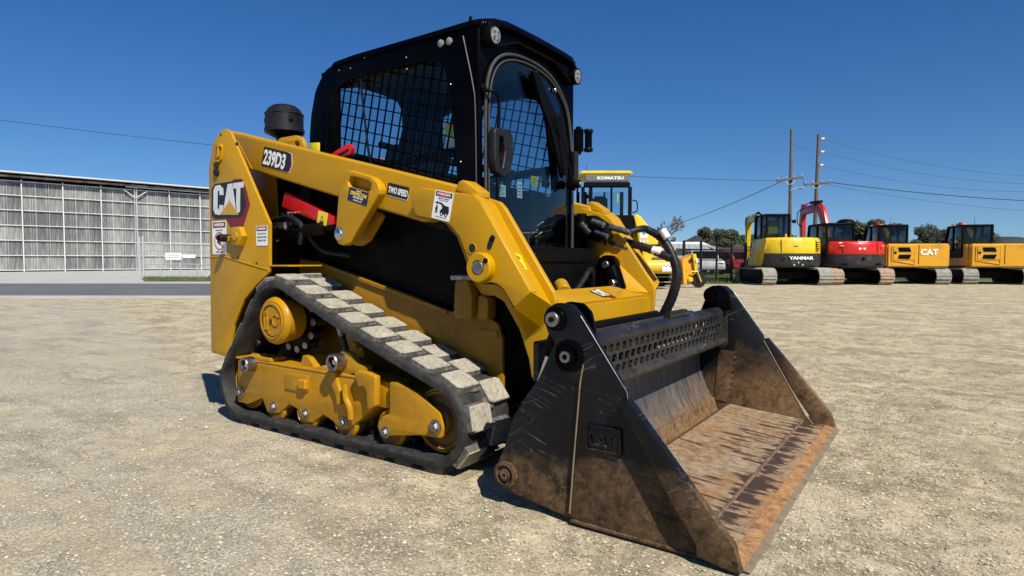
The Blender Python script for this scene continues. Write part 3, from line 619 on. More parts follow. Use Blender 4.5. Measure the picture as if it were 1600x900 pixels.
    ob('drilled_hole', arm, (plate(fillet([(sx_-.022, sz_-.028), (sx_-.004, sz_-.034), (sx_+.020, sz_+.016), (sx_+.006, sz_+.028), (sx_-.008, sz_+.014)], .008), Y(.642), Y(.6445), 'Y', .0005), INK), (cyl((sx_+.006, Y(.642), sz_+.010), (sx_+.006, Y(.652), sz_+.010), .010, 10), BLKM))
    # handle bracket
    br = [(-1.92, 1.168), (-1.869, 1.259), (-1.847, 1.266), (-1.698, 1.223), (-1.657, 1.191), (-1.646, 1.162), (-1.65, 1.143), (-1.808, 0.971), (-1.844, 0.927), (-1.893, 0.916), (-1.929, 0.925), (-1.951, 0.953), (-1.941, 1.019)]
    sl = [(-1.856, 1.211), (-1.843, 1.231), (-1.825, 1.235), (-1.719, 1.207), (-1.698, 1.191), (-1.707, 1.161), (-1.728, 1.156), (-1.844, 1.187)]
    sl2 = [(p[0]-.004, p[1]-.012) for p in sl]
    ob('handle_bracket', arm, (plate([fillet(br, [.02, .02, .02, .05, .03, .02, .02, .02, .03, .03, .03, .03, .02], 4), fillet(sl, .012, 4)], Y(.642), Y(.598), 'Y', .005, 2), YEL), (plate(fillet([(-1.947, 1.124), (-1.732, 1.062), (-1.837, 0.942), (-1.887, 0.918), (-1.942, 0.919), (-1.973, 0.957)], .02), Y(.53), Y(.512), 'Y', .004), YELD), (bolt(([(-1.919, 0.973)][0][0], Y(.642), [(-1.919, 0.973)][0][1]), (0, s, 0), .022, .010), CHROME))
    if s < 0:
        # model number, black outlined white figures with a red flash
        (ax, az), (cx, cz), (dx_, dz_) = [(-2.572, 1.364), (-2.321, 1.3), (-2.571, 1.422)]
        u = Vector((cx-ax, 0, cz-az)).normalized(); v = Vector((-u.z, 0, u.x)); hgt = .083; wdt = .205
        M = frame_on((ax, -.6012, az), u, v)
        P = [(plate_on(fillet([(.150, -.012), (.236, -.012), (.252, .03), (.236, .088), (.20, .09)], .006), .0006, M), WHITE),
             (plate_on(fillet([(.150, -.009), (.233, -.009), (.248, .03), (.233, .085), (.20, .087)], .006), .0006, M @ Matrix.Translation((0, 0, .0007))), DRED),
             (plate_on(fillet([(-.012, -.010), (.222, -.010), (.236, .03), (.222, .088), (-.006, .088)], .008), .0006, M @ Matrix.Translation((0, 0, .0013))), INK),
             (text('239D3', hgt*.90, M @ Matrix.Translation((-.002, .001, .002)), .0006, .050, .68, shear=.10), WHITE)]
        ob('model_decal', arm, *P, label='239D3 in white figures on black with a dark red flash')
        (ax, az), (bx_, bz_), (cx, cz) = [(-1.644, 1.14), (-1.514, 1.108), (-1.636, 1.18)]
        u = Vector((bx_-ax, 0, bz_-az)); wdt = u.length; u.normalize(); v = Vector((-u.z, 0, u.x)); hgt = .058
        M = frame_on((ax, -.6012, az), u, v)
        ob('speed_decal', arm, (plate_on(fillet([(0, 0), (wdt, 0), (wdt, hgt*.5), (0, hgt*.5)], .006), .0006, M), WHITE), (plate_on(fillet([(-.001, .003), (wdt-.002, .003), (wdt-.002, hgt), (-.001, hgt)], .006), .0006, M @ Matrix.Translation((0, 0, .0007))), INK),
           (text('TWO SPEED', hgt*.46, M @ Matrix.Translation((wdt*.5, hgt*.28, .0013)), .0005, .05, .60, 'CENTER', .12), WHITE), label='black sticker reading Two Speed')
        (ax, az), (bx_, bz_) = [(-1.857, 1.129), (-1.728, 1.093)]
        u = Vector((bx_-ax, 0, bz_-az)); wdt = u.length; u.normalize(); v = Vector((-u.z, 0, u.x)); hgt = .060
        M = frame_on((ax, -.6432, az), u, v); T = lambda x, y: M @ Matrix.Translation((x, y, .0007))
        ob('dealer_decal', arm, (plate_on([(0, 0), (wdt, 0), (wdt, hgt), (0, hgt)], .0006, M), NAVY), (text('DRIVECON', hgt*.28, T(wdt*.5, hgt*.50), .0005, .05, .95, 'CENTER', .2), LYEL), (text('1300 888 308', hgt*.15, T(wdt*.5, hgt*.29), .0005, .02, 1, 'CENTER'), WHITE), (text('machinery sales', hgt*.11, T(wdt*.5, hgt*.10), .0005, .02, 1, 'CENTER'), WHITE), (text('equipment', hgt*.10, T(wdt*.5, hgt*.84), .0005, .02, 1, 'CENTER'), WHITE), label='navy dealer sticker with yellow writing')
        (ax, az), (bx_, bz_), (cx, cz) = [(-1.338, 1.026), (-1.24, 1.004), (-1.312, 1.141)]
        u = Vector((bx_-ax, 0, bz_-az)); wdt = u.length; hh = Vector((cx-ax, 0, cz-az)).length
        danger_sticker('warning_decal', arm, (ax, -.6432, az), u, (0, 0, 1), wdt, hh, 'crush', 'white danger sticker with a loader pictogram')
        # yellow sticker on the sloping top face
        p0, p1, p2 = [Vector(p) for p in (tf[2]*.55+tf[3]*.45, tb[2]*.55+tb[3]*.45, tf[2]*.90+tf[3]*.10)]
        u = (p1-p0); v = (p2-p0); M = frame_on(p0+u*.06+u.cross(v).normalized()*.0015, u, v); w_ = u.length*.55; h_ = v.length
        ob('hose_decal', arm, (plate_on([(0, 0), (w_, 0), (w_, h_), (0, h_)], .0006, M), LYEL), *[(plate_on([(.01, h_*k), (w_-.02, h_*k), (w_-.02, h_*k+.006), (.01, h_*k+.006)], .0005, M @ Matrix.Translation((0, 0, .0007))), INK) for k in (.62, .74)],
           (plate_on([[(w_*.25, h_*.1), (w_*.75, h_*.1), (w_*.5, h_*.48)], [(w_*.34, h_*.15), (w_*.66, h_*.15), (w_*.5, h_*.40)]], .0005, M @ Matrix.Translation((0, 0, .0007))), INK), label='yellow caution sticker')
    # lift cylinder under the arm and red arm lock
    ob('lift_cylinder', L, (cyl((-2.62, Y(.56), .985), (-2.12, Y(.56), 1.008), .033), BLKM), (cyl((-2.12, Y(.56), 1.008), (-1.93, Y(.56), 1.018), .016), BLKM), (cyl((-2.62, Y(.60), .985), (-2.62, Y(.52), .985), .05), BLKM), (tube([(-2.50, Y(.60), 1.06), (-2.36, Y(.60), 1.07), (-2.28, Y(.58), 1.02), (-2.30, Y(.58), .93)], .014, 8), RUBB), (tube([(-2.48, Y(.55), 1.10), (-2.30, Y(.55), 1.00), (-2.20, Y(.52), .90), (-2.0, Y(.5), .87)], .012, 8), RUBB), (box((-2.42, Y(.58), 1.03), (.07, .05, .05), None, .01), STEEL))
    lockp = [(-2.407, 1.204), (-2.025, 1.062), (-2.035, 1.009), (-2.112, 1.018), (-2.436, 1.125)]
if True:
    pts = [(-2.435, 1.207), (-2.049, 1.064), (-2.06, 1.008), (-2.465, 1.128)]
    lk = ob('arm_lock_brace', L, (plate(fillet(pts, .008), -.57, -.53, 'Y', .004), RED))
    (ax, az), (bx_, bz_) = [(-2.172, 1.033), (-2.103, 1.018)]
    M = frame_on((ax, -.5712, az), (bx_-ax, 0, bz_-az), (0, 0, 1))
    ob('caution_decal', lk, (plate_on([(0, 0), (.075, 0), (.075, .065), (0, .065)], .0006, M), LYEL), (plate_on([[(.018, .012), (.05, .012), (.034, .05)], [(.024, .018), (.044, .018), (.034, .042)]], .0005, M @ Matrix.Translation((0, 0, .0007))), INK))
    ob('brace_pin', lk, (cyl((-2.36, -.61, 1.09), (-2.36, -.55, 1.09), .010), CHROME))
    ob('lock_handle', L, (plate(fillet([(-2.256, 1.371), (-2.08, 1.429), (-2.042, 1.431), (-2.023, 1.41), (-2.038, 1.377), (-2.081, 1.368), (-2.181, 1.325)], .01), -.47, -.445, 'Y', .004), RED), (plate(fillet([(-2.128, 1.387), (-2.05, 1.408), (-2.04, 1.398), (-2.118, 1.377)], .004), -.4735, -.470, 'Y', .0005), INK))
    ob('hitch_plate', L, (plate([fillet([(-2.638, 1.484), (-2.562, 1.514), (-2.428, 1.513), (-2.38, 1.491), (-2.36, 1.455), (-2.367, 1.389), (-2.611, 1.412)], .04, 4), circ([(-2.424, 1.462)][0], .020, 16)], -.50, -.475, 'Y', .004), YEL), label='yellow plate with a round hole'); ob('yellow_tag', L, (plate(fillet([(-2.38, 1.473), (-2.305, 1.469), (-2.307, 1.412), (-2.381, 1.426)], .005), -.45, -.44, 'Y', .001), LYEL))

# ---------------------------------------------------------------- crossbar between the arms
c1 = (-.980, .703); c2 = (-.845, .656); c3 = (-.845, .562)
def strip(poly_yz_t, A_, B_, th=.014):
    """polygon given as (y, t) on the plane through line A_-B_ (x,z)"""
    d = Vector((B_[0]-A_[0], 0, B_[1]-A_[1])); n = Vector((0, 1, 0)).cross(d).normalized()
    M = Matrix(((0, d.x, n.x, A_[0]), (1, 0, 0, 0), (0, d.z, n.z, A_[1]), (0, 0, 0, 1)))
    V, F = _curve([poly_yz_t], th, .002); return [M @ Vector((v.x, v.y, v.z-th/2)) for v in V], F
up = 2.0
poly1 = fillet([(-.487, 1), (.487, 1), (.487, -.9), (.455, -.85), (.42, -.28), (.385, 0), (-.385, 0), (-.42, -.28), (-.455, -.85), (-.487, -.9)], [0, 0, 0, .02, .03, .05, .05, .03, .02, 0], 4)
poly2 = fillet([(-.487, 0), (.487, 0), (.487, 1.55), (.460, 1.50), (.440, 1.05), (.38, 1.0), (-.38, 1.0), (-.44, 1.05), (-.46, 1.5), (-.487, 1.55)], [0, 0, 0, .02, .03, .04, .04, .03, .02, 0], 4)
xb = ob('arm_crossbar', L, (strip(poly1, c1, c2), YEL), (strip(poly2, c2, c3), YEL), (tube([(c2[0]-.004, -.485, c2[1]-.006), (c2[0]-.004, .485, c2[1]-.006)], .0085, 12, 0), YEL))
for s_ in (-1, 1):
    gp = [(-1.022, .486, .819), (-.850, .486, .668), (-.905, .36, .680), (-.972, .395, .703), (-.984, .445, .728), (-1.026, .470, .815)]
    A1 = [Vector((x, s_*y, z)) for x, y, z in gp]; ob('arm_gusset', xb, (prism(A1, [p+Vector((.009, 0, .010)) for p in A1]), YEL), angle=20)
d1 = Vector((c2[0]-c1[0], 0, c2[1]-c1[1])).normalized()
cat_emblem('logo_decal', xb, Vector((c1[0], .0, c1[1]))+d1*.120+Vector((.0055, 0, .0155)), (0, 1, 0), -d1, .115, 'small white lettered emblem on the crossbar', .95)
ob('coupler', L, (box((-.80, 0, .36), (.05, .92, .40), Euler((0, .12, 0)).to_matrix() if False else None, .01), BLKM), (box((-.84, -.35, .42), (.12, .04, .30), None, .01), BLKM), (box((-.84, .35, .42), (.12, .04, .30), None, .01), BLKM), (cyl((-.80, -.48, .56), (-.80, .48, .56), .028), BLKM))
for s in (-1, 1):
    e = Vector((-1.03, s*.40, .825)); f = Vector((-.86, s*.36, .40)); d = (f-e).normalized()
    ob('tilt_cylinder', L, (lathe([(.0, 0), (.048, .0), (.05, .005), (.05, .065), (.048, .07), (0, .07)], e-Vector((0, .035, 0)), (0, 1, 0), 24), BLK), (cyl(e+d*.02, e+d*.30, .052, 28), BLK), (cyl(e+d*.30, f, .022, 16), CHROME), (cyl(e-Vector((0, .05, 0)), e+Vector((0, .05, 0)), .02, 16), STEEL),
       (cyl(e+d*.10+Vector((.02, -.045, .0)), e+d*.10+Vector((.02, -.085, 0)), .018, 6), CHROME), (cyl(e+d*.10+Vector((.02, -.065, 0)), e+d*.19+Vector((.02, -.07, 0)), .010, 8), CHROME))

# ================================================================ BUCKET (four in one)
SEAM = plain('worn_tan_weld', (.22, .165, .105), .7, col2=(.10, .065, .04), ns=14)
bk = ob('bucket', L, (box((-.72, 0, .50), (.03, 1.60, .14), None, .006), BKTB), (box((-.735, 0, .25), (.02, 1.60, .30), None, .006), BKT), origin=(-.45, 0, 0))
rear = [(-.60, .60), (-.672, .457), (-.725, .388), (-.775, .311), (-.810, .206), (-.842, .135), (-.842, .095), (-.82, .070), (-.77, .048), (-.551, .014), (-.53, .022), (-.50, .30), (-.488, .47), (-.52, .58)]
clam = [(-.640, .690), (-.648, .655), (-.632, .615), (-.606, .585), (-.600, .52), (-.555, .475), (-.514, .458), (-.517, .40), (-.533, .22), (-.550, .06), (-.545, .020), (-.30, .004), (-.14, .002), (-.11, .002), (-.10, .012), (-.14, .055), (-.349, .425), (-.352, .451), (-.515, .680), (-.545, .708), (-.600, .712)]
teeth = []
for k in range(9): teeth += [(-.535+.012*k*.35, .075+.033*k), (-.512+.012*k*.35, .092+.033*k)]
for s in (-1, 1):
    Y = lambda y: s*y
    ob('rear_side_plate', bk, (plate(fillet(rear, [.02, .03, .03, .03, .03, .03, .03, .03, .03, .01, .01, 0, .05, .05], 3), Y(.842), Y(.860), 'Y', .003), BKT), (plate(teeth+[(-.58, .36), (-.60, .08)], Y(.838), Y(.842), 'Y', .001), BKTI))
    cl = ob('clam_side_plate', bk, (plate(fillet(clam, [.035, .035, .03, .03, .03, .05, .05, .1, .1, .02, .02, 0, 0, 0, 0, 0, .02, .04, .03, .03, .035], 4), Y(.845), Y(.868), 'Y', .003), BKT if s < 0 else BKTI),
            (tube([(-.500, Y(.869), .52), (-.511, Y(.869), .46), (-.516, Y(.869), .40), (-.532, Y(.869), .22), (-.547, Y(.869), .035)], .0028, 6, 3), SEAM))
    dst = [(-0.371, 0.428), (-0.332, 0.437), (-0.024, 0.077), (0.007, 0.019), (-0.017, 0.019), (-0.125, 0.021), (-0.127, 0.053), (-0.182, 0.132)]
    dst = fillet([dst[0], dst[1], dst[2], (-.004, .006), (-.03, .004), dst[5], dst[6], dst[7]], [.02, .01, .01, 0, 0, .005, .02, 0], 3)
    ob('diagonal_stiffener', cl, (plate(dst, Y(.869), Y(.900), 'Y', .004), BKT if s < 0 else BKTI))
    ob('bottom_skid', cl, (beam((-.545, Y(.868), .012), (-.11, Y(.868), .008), .010, .014, .004), BKT))
    # raised rectangle with the maker's letters
    pl = [(-.486, .258), (-.366, .258), (-.366, .338), (-.486, .338)]
    Ml = frame_on((-.476 if s < 0 else -.374, Y(.8745), .274), (1, 0, 0) if s < 0 else (-1, 0, 0), (0, 0, 1))
    ob('embossed_plate', cl, (plate([pl, [(x*.88-.426*-.12*-1, z*.86+.298*.14) for x, z in pl]], Y(.868), Y(.879), 'Y', .002), BKT), (plate(pl, Y(.868), Y(.874), 'Y', .001), BKT), (text('CAT', .046, Ml @ Matrix.Translation((-.002, 0, 0)), .006, .02, .72), BKT), label='raised plate with the letters CAT')
    # pivots
    ob('pivot_hub', bk, (lathe([(.045, 0), (.052, .003), (.052, .012), (.047, .016), (.040, .016), (.038, .011), (.030, .011), (.028, .024), (.018, .026), (.0, .026)], (-.551, Y(.866), .544), (0, s, 0), 36), BLK), (lathe([(.009, 0), (.018, 0), (.018, .006), (.009, .006)], (-.551, Y(.893), .544), (0, s, 0), 20, True), STEEL))
    ob('ear_pin', bk, (lathe([(.035, 0), (.039, .003), (.039, .014), (.035, .018), (.0, .018)], (-.600, Y(.866), .660), (0, s, 0), 32), BLK), (cyl((-.600, Y(.866), .660), (-.600, Y(.898), .660), .024, 24), STEEL), (bolt((-.600, Y(.902), .660), (0, s, 0), .006, .003), BLKM))
    ob('ear_pin', bk, (plate(fillet([(-.640, .69), (-.648, .655), (-.632, .615), (-.575, .58), (-.49, .58), (-.515, .680), (-.545, .708), (-.600, .712)], .03, 4), Y(.775), Y(.795), 'Y', .003), BLK), (cyl((-.600, Y(.775), .660), (-.600, Y(.85), .660), .04), BLKM), (lathe([(.044, 0), (.044, .012), (.034, .016), (.030, .010), (.016, .010), (.014, .018), (0, .018)], (-.600, Y(.775), .660), (0, -s, 0), 28), BLK))
    ob('hinge_pin', bk, (lathe([(.044, 0), (.046, .004), (.046, .014), (.034, .018), (.032, .008), (.022, .008), (.020, .018), (.012, .020), (.010, .012), (0, .012)], (-.799, Y(.860), .112), (0, s, 0), 32), BKTR if False else BKT), (lathe([(.006, 0), (.013, 0), (.013, .008), (.006, .008)], (-.799, Y(.872), .112), (0, s, 0), 16, True), STEEL))
    ob('clam_cylinder', bk, (cyl((-.61, Y(.81), .66), (-.66, Y(.81), .53), .026), BLKM), (cyl((-.655, Y(.81), .545), (-.76, Y(.81), .26), .0125), CHROME))
    # steel line as a painted highlight along the front edge; tan weld inside
    ob('edge_highlight_weld', cl, (tube([(-.51, Y(.868), .674), (-.352, Y(.868), .452), (-.349, Y(.868), .434)], .0016, 6, 0), STEEL), (tube([(-.348, Y(.846), .425), (-.141, Y(.846), .058), (-.102, Y(.846), .016)], .003, 6, 0), SEAM))
# clam floor, step and cutting edge
ob('bucket_floor', bk, (prism([(-.515, -.842, .068), (-.155, -.842, .036), (-.155, -.842, .020), (-.515, -.842, .052)], [(-.515, .842, .068), (-.155, .842, .036), (-.155, .842, .020), (-.515, .842, .052)]), FLOORM), (prism([(-.60, -.842, .015), (-.515, -.842, .068), (-.515, -.842, .012), (-.58, -.842, .008)], [(-.60, .842, .015), (-.515, .842, .068), (-.515, .842, .012), (-.58, .842, .008)]), BKTI), angle=10)
lipc = ob('cutting_edge', bk, (prism([(-.175, -.866, .024), (-.06, -.866, .017), (.008, -.866, .003), (-.005, -.866, .001), (-.175, -.866, .003)], [(-.175, .866, .024), (-.06, .866, .017), (.008, .866, .003), (-.005, .866, .001), (-.175, .866, .003)]), FLOORM), angle=8)
ob('edge_strip', lipc, (prism([(-.050, -.868, .0182), (-.006, -.868, .0085), (-.006, -.868, .0022), (-.050, -.868, .012)], [(-.050, .868, .0182), (-.006, .868, .0085), (-.006, .868, .0022), (-.050, .868, .012)]), BKTR), angle=8)
ob('worn_nose', lipc, (prism([(-.008, -.870, .0080), (.014, -.870, .0030), (.014, -.870, .001), (-.008, -.870, .002)], [(-.008, .870, .0080), (.014, .870, .0030), (.014, .870, .001), (-.008, .870, .002)]), SEAM), angle=8)
ob('floor_step', lipc, (beam((-.152, -.84, .030), (-.152, .84, .030), .014, .012, .004), MOLD))
for k in range(7):
    y = -.72+k*.235; ob('edge_bolt', lipc, (cyl((-.075, y, .012), (-.075, y, .0225), .013, 10), BKTR))
# moldboard: curved sheet with its own cutting strip
pr = [(-.583, .020), (-.610, .090), (-.648, .160), (-.676, .240), (-.684, .310), (-.672, .370), (-.640, .415), (-.600, .430)]
prs = [(p.x, p.z) for p in smooth_path([(x, 0, z) for x, z in pr[1:]], 4)]
back = [(x-.012, z) for x, z in prs]
ob('moldboard', bk, (prism([(x, -.838, z) for x, z in prs+back[::-1]], [(x, .838, z) for x, z in prs+back[::-1]]), MOLD), angle=40)
ob('moldboard_edge', bk, (prism([(-.577, -.838, .022), (-.603, -.838, .096), (-.622, -.838, .094), (-.597, -.838, .020)], [(-.577, .838, .022), (-.603, .838, .096), (-.622, .838, .094), (-.597, .838, .020)]), BKTI), angle=10)
# upper blade: tube, pierced plate, lip
ob('top_tube', bk, (tube([(-.575, -.83, .565), (-.575, .83, .565)], .032, 20, 0), BKTB))
holes = []
for r_ in range(3):
    for k in range(27):
        y = -.74+.0555*k+(.0277 if r_ == 1 else 0); z = .535-.040*r_; w = .0215; h = .0145
        if y > .74: continue
        holes.append([(y-w, z-h*.5), (y-w*.55, z-h), (y+w*.7, z-h), (y+w, z+h*.5), (y+w*.55, z+h), (y-w*.7, z+h)])
ob('pierced_plate', bk, (plate([[(-.80, .418), (.80, .418), (.80, .562), (-.80, .562)]]+holes, -.556, -.546, 'X', .001), BKTB))
ob('blade_lip', bk, (tube([(-.548, -.815, .415), (-.548, .815, .415)], .0195, 14, 0), BKTB), (prism([(-.540, -.82, .400), (-.60, -.82, .420), (-.60, -.82, .445), (-.56, -.82, .44)], [(-.540, .82, .400), (-.60, .82, .420), (-.60, .82, .445), (-.56, .82, .44)]), BKTI), angle=40)
for s in (-1, 1):
    ob('blade_gusset', bk, (plate(fillet([(-.625, .60), (-.545, .60), (-.528, .56), (-.523, .40), (-.55, .375), (-.64, .40)], .02), s*.800, s*.818, 'Y', .003), BKTB))
ob('blade_step', bk, (box((-.572, .16, .602), (.035, .24, .020), None, .004), BKTB), *[(box((-.572, .06+.022*k, .614), (.03, .010, .012), None, .003), BKTB) for k in range(10)])

# ================================================================ CAB
cab = ob('cab', L, (box((-1.85, 0, .92), (1.05, .78, .04), None, .004), BLKM), (box((-1.84, 0, 1.845), (1.04, .77, .02), None, .004), BLKM))
side_o = [(-2.42, .90), (-2.42, 1.52), (-2.405, 1.63), (-2.366, 1.755), (-2.290, 1.845), (-2.204, 1.872), (-2.009, 1.886), (-1.27, 1.893), (-1.27, .66), (-1.40, .62), (-2.3, .75)]
win = [(-2.26, 1.61), (-2.243, 1.701), (-2.191, 1.739), (-2.097, 1.767), (-1.842, 1.771), (-1.581, 1.771), (-1.495, 1.749), (-1.457, 1.714), (-1.427, 1.587), (-1.395, 1.327), (-1.388, 1.226)]+[(-1.42, 1.12), (-2.16, 1.12), (-2.21, 1.40)]
SL = -.27
for s in (-1, 1):
    sp = ob('cab_side_panel', cab, (plate([fillet(side_o, [.01, .1, .1, .1, .1, .1, 0, .02, .02, .02, .02], 4), fillet(win, [.05, .05, .05, .05, .05, .05, .04, .04, .1, 0, 0, .05, .05, .1], 4)], s*.42, s*.395, 'Y', .006, 2), BLK))
    # woven steel guard, slightly tilted
    bars = []; c0 = Vector((-1.82, 0, 1.45)); u = Vector((1, 0, SL)).normalized(); v = Vector((-SL*.85, 0, 1)).normalized()
    import itertools
    def inside(p):
        x, z = p; c = False; n = len(win)
        for i in range(n):
            x1, z1 = win[i]; x2, z2 = win[i-1]
            if (z1 > z) != (z2 > z) and x < (x2-x1)*(z-z1)/(z2-z1)+x1: c = not c
        return c
    def runs(o, d):
        out = []; st = None
        for k in range(-140, 141):
            p = o+d*(k*.01); ins = inside((p.x, p.z))
            if ins and st is None: st = p
            if not ins and st is not None: out.append((st-d*.02, p+d*.01)); st = None
        return out
    for k in range(-14, 15):
        for a, b in runs(c0+v*(k*.060), u): bars.append((beam((a.x, s*.401, a.z), (b.x, s*.401, b.z), .006, .006, 0), BLK))
    for k in range(-18, 19):
        for a, b in runs(c0+u*(k*.054), v): bars.append((beam((a.x, s*.407, a.z), (b.x, s*.407, b.z), .006, .006, 0), BLK))
    ob('window_guard', sp, *bars)
    gl = ob('side_window', sp, (plate([(x, z) for x, z in win], s*.388, s*.383, 'Y', .0005), BGLASS))
    ob('window_rail', sp, (beam((-2.2, s*.378, 1.300), (-1.38, s*.378, 1.345), .012, .045, .003), BLKM), (tube([(-2.02, s*.411, 1.78), (-2.005, s*.413, 1.66), (-1.965, s*.413, 1.40), (-1.93, s*.411, 1.22)], .0055, 6), BLKM))
    for (x, z) in [(-1.691, 1.805), (-1.688, 1.751), (-1.419, 1.637), (-1.362, 1.287), (-2.042, 1.876), (-1.977, 1.857), (-2.17, 1.827), (-2.082, 1.822)]:
        ob('panel_bolt', sp, (cyl((x, s*.418, z), (x, s*.4235, z), .0042, 8, .001), CHROME))
    for x in (-1.474, -1.424): ob('marker_button', sp, (lathe([(.017, 0), (.017, .008), (.010, .013), (0, .014)], (x, s*.418, 1.828), (0, s, 0), 18), LENS))
    ob('pillar_seam', sp, (tube([(-1.345, s*.4215, 1.835), (-1.292, s*.4215, 1.62), (-1.278, s*.4215, 1.5), (-1.272, s*.4215, 1.10)], .0035, 6), GREY))
# back wall with window
rw = fillet([(-0.502, 1.295), (-0.468, 1.642), (-0.421, 1.74), (-0.257, 1.784), (-0.078, 1.781), (0.032, 1.768), (0.068, 1.724), (0.072, 1.614), (0.039, 1.512), (0.007, 1.383)], [.04, .05, .05, .05, .05, .04, .03, .05, .05, .04], 4)
ob('rear_panel', cab, (plate([[(-.41, .92), (.41, .92), (.41, 1.87), (-.41, 1.87)], rw], -2.205, -2.185, 'X', .003), BLK), (plate(rw, -2.196, -2.193, 'X', .0005), BGLASS))
# roof: crowned, swept forward as a visor
rows = []
for x, zo, hw in ((-2.25, -.040, .418), (-2.204, -.012, .425), (-2.05, -.003, .426), (-1.6, 0, .428), (-1.26, .004, .430), (-1.205, .004, .425), (-1.185, -.012, .415)):
    row = []
    for k in range(13):
        t = -1+2*k/12; y = hw*t; z = 1.898+zo+.016*(1-abs(t)**2.2)*(1 if x > -2.3 else 0)-(.012 if abs(t) > .99 else 0); row.append((x-(.05*max(0, abs(t)-.72)/.28 if x > -1.3 else 0), y, z))
    rows.append(row)
V = [Vector(p) for r_ in rows for p in r_]; nV = len(V); V += [p-Vector((0, 0, .022)) for p in V]; F = []
for i in range(len(rows)-1):
    for k in range(12): a = i*13+k; F += [[a, a+1, a+14, a+13], [nV+a, nV+a+13, nV+a+14, nV+a+1]]
edge = [k for k in range(13)]+[i*13+12 for i in range(1, len(rows))]+[(len(rows)-1)*13+k for k in range(11, -1, -1)]+[i*13 for i in range(len(rows)-2, 0, -1)]
for i in range(len(edge)): a = edge[i]; b = edge[(i+1) % len(edge)]; F.append([a, b, nV+b, nV+a])
ob('roof', cab, ((V, F), BLK), angle=50)
vis = fillet([(-.415, 1.888), (.415, 1.888), (.425, 1.86), (.37, 1.785), (.30, 1.80), (.17, 1.852), (-.17, 1.852), (-.30, 1.80), (-.37, 1.79), (-.42, 1.80)], [.02, .02, .03, .04, .04, .1, .1, .04, .04, .02], 4)
ob('visor', cab, (plate(vis, -1.262, -1.225, 'X', .010, 2), BLK))
ob('roof_bolt', cab, (cyl((-1.32, -.40, 1.90), (-1.32, -.40, 1.921), .008, 8), BLKM))
# front frame and door
arch = [(p.x, p.z) for p in smooth_path([(.392, 0, .78), (.395, 0, 1.10), (.388, 0, 1.40), (.352, 0, 1.60), (.285, 0, 1.705), (.16, 0, 1.785), (-.02, 0, 1.815), (-.20, 0, 1.800), (-.315, 0, 1.745), (-.375, 0, 1.64), (-.392, 0, 1.48), (-.392, 0, 1.10), (-.392, 0, .78)], 5)]+[(-.36, .70), (.36, .70)]
ff = ob('front_frame', cab, (plate([[(-.42, .62), (.42, .62), (.42, 1.87), (-.42, 1.87)], arch], -1.285, -1.258, 'X', .005, 2), BLK))
sc = lambda k, dz=0: [((y)*k, (z-1.25)*k+1.25+dz) for y, z in arch]
door = ob('door', cab, (plate([sc(.985), sc(.925, .004)], -1.256, -1.243, 'X', .004, 2), BLK), origin=(-1.25, 0, 1.25))
cl_ = lambda x, k: [(x, y, z) for y, z in sc(k)]+[(x, sc(k)[0][0], sc(k)[0][1])]
ob('door_seal', door, (tube(cl_(-1.246, .994), .0075, 8, 0), GREY), (tube(cl_(-1.240, .950), .0045, 8, 0), GREY))
ob('door_glass', door, (plate(sc(.945), -1.251, -1.246, 'X', .0005), GLASS))
# handle housing and grab rail
ob('door_handle', door, (plate([fillet([(-0.389, 1.412), (-0.375, 1.428), (-0.277, 1.436), (-0.247, 1.412), (-0.242, 1.333), (-0.267, 1.249), (-0.317, 1.215), (-0.37, 1.231), (-0.389, 1.285)], .02, 3), fillet([(-0.35, 1.395), (-0.316, 1.394), (-0.307, 1.337), (-0.326, 1.258), (-0.346, 1.256), (-0.355, 1.316)], .008, 3)], -1.235, -1.195, 'X', .010, 3), RUBB), (box((-1.236, [(-0.322, 1.327)][0][0], [(-0.322, 1.327)][0][1]), (.02, .07, .16), None, .004), BLKM))
ob('grab_rail', door, (tube([(-1.243, -.405, 1.585), (-1.215, -.395, 1.585), (-1.205, -.365, 1.575), (-1.205, -.345, 1.53), (-1.215, -.345, 1.30), (-1.215, -.345, 1.10), (-1.243, -.345, 1.06)], .008, 8, 4), BLKM), (bolt((-1.245, -.405, 1.60), (1, 0, 0), .012, .012), BLKM))
# wiper: blade, arms, motor box
ob('wiper_blade', door, (prism([(-1.222, y, z) for y, z in [(-0.068, 1.746), (-0.017, 1.746), (0.066, 1.66), (0.204, 1.54), (0.237, 1.401), (0.218, 1.274), (0.173, 1.36), (0.103, 1.494), (0.006, 1.616)]], [(-1.206, y, z) for y, z in [(-0.068, 1.746), (-0.017, 1.746), (0.066, 1.66), (0.204, 1.54), (0.237, 1.401), (0.218, 1.274), (0.173, 1.36), (0.103, 1.494), (0.006, 1.616)]]), BLKM), (beam((-1.232, -.010, 1.765), (-1.230, .170, 1.40), .012, .020, .002, (1, 0, 0)), RUBB))
ob('wiper_arm', door, (tube([(-1.215, .07, 1.60), (-1.20, .20, 1.45), (-1.205, .335, 1.22)], .010, 6), BLKM), (tube([(-1.215, .10, 1.55), (-1.20, .26, 1.45), (-1.205, .355, 1.24)], .007, 6), BLKM))
ob('wiper_motor', door, (plate(fillet([(0.137, 1.583), (0.175, 1.597), (0.228, 1.535), (0.269, 1.41), (0.257, 1.296), (0.217, 1.278), (0.19, 1.393)], .02, 3), -1.235, -1.195, 'X', .010, 2), BLKM), (cyl((-1.24, .325, 1.25), (-1.165, .325, 1.25), .022), BLKM), (cyl((-1.20, .335, 1.26), (-1.195, .325, 1.42), .018), RUBB), (cyl((-1.165, .325, 1.25), (-1.158, .325, 1.25), .010), CHROME))
ob('door_knob', door, (cyl((-1.245, .18, 1.715), (-1.225, .18, 1.715), .011), CHROME))
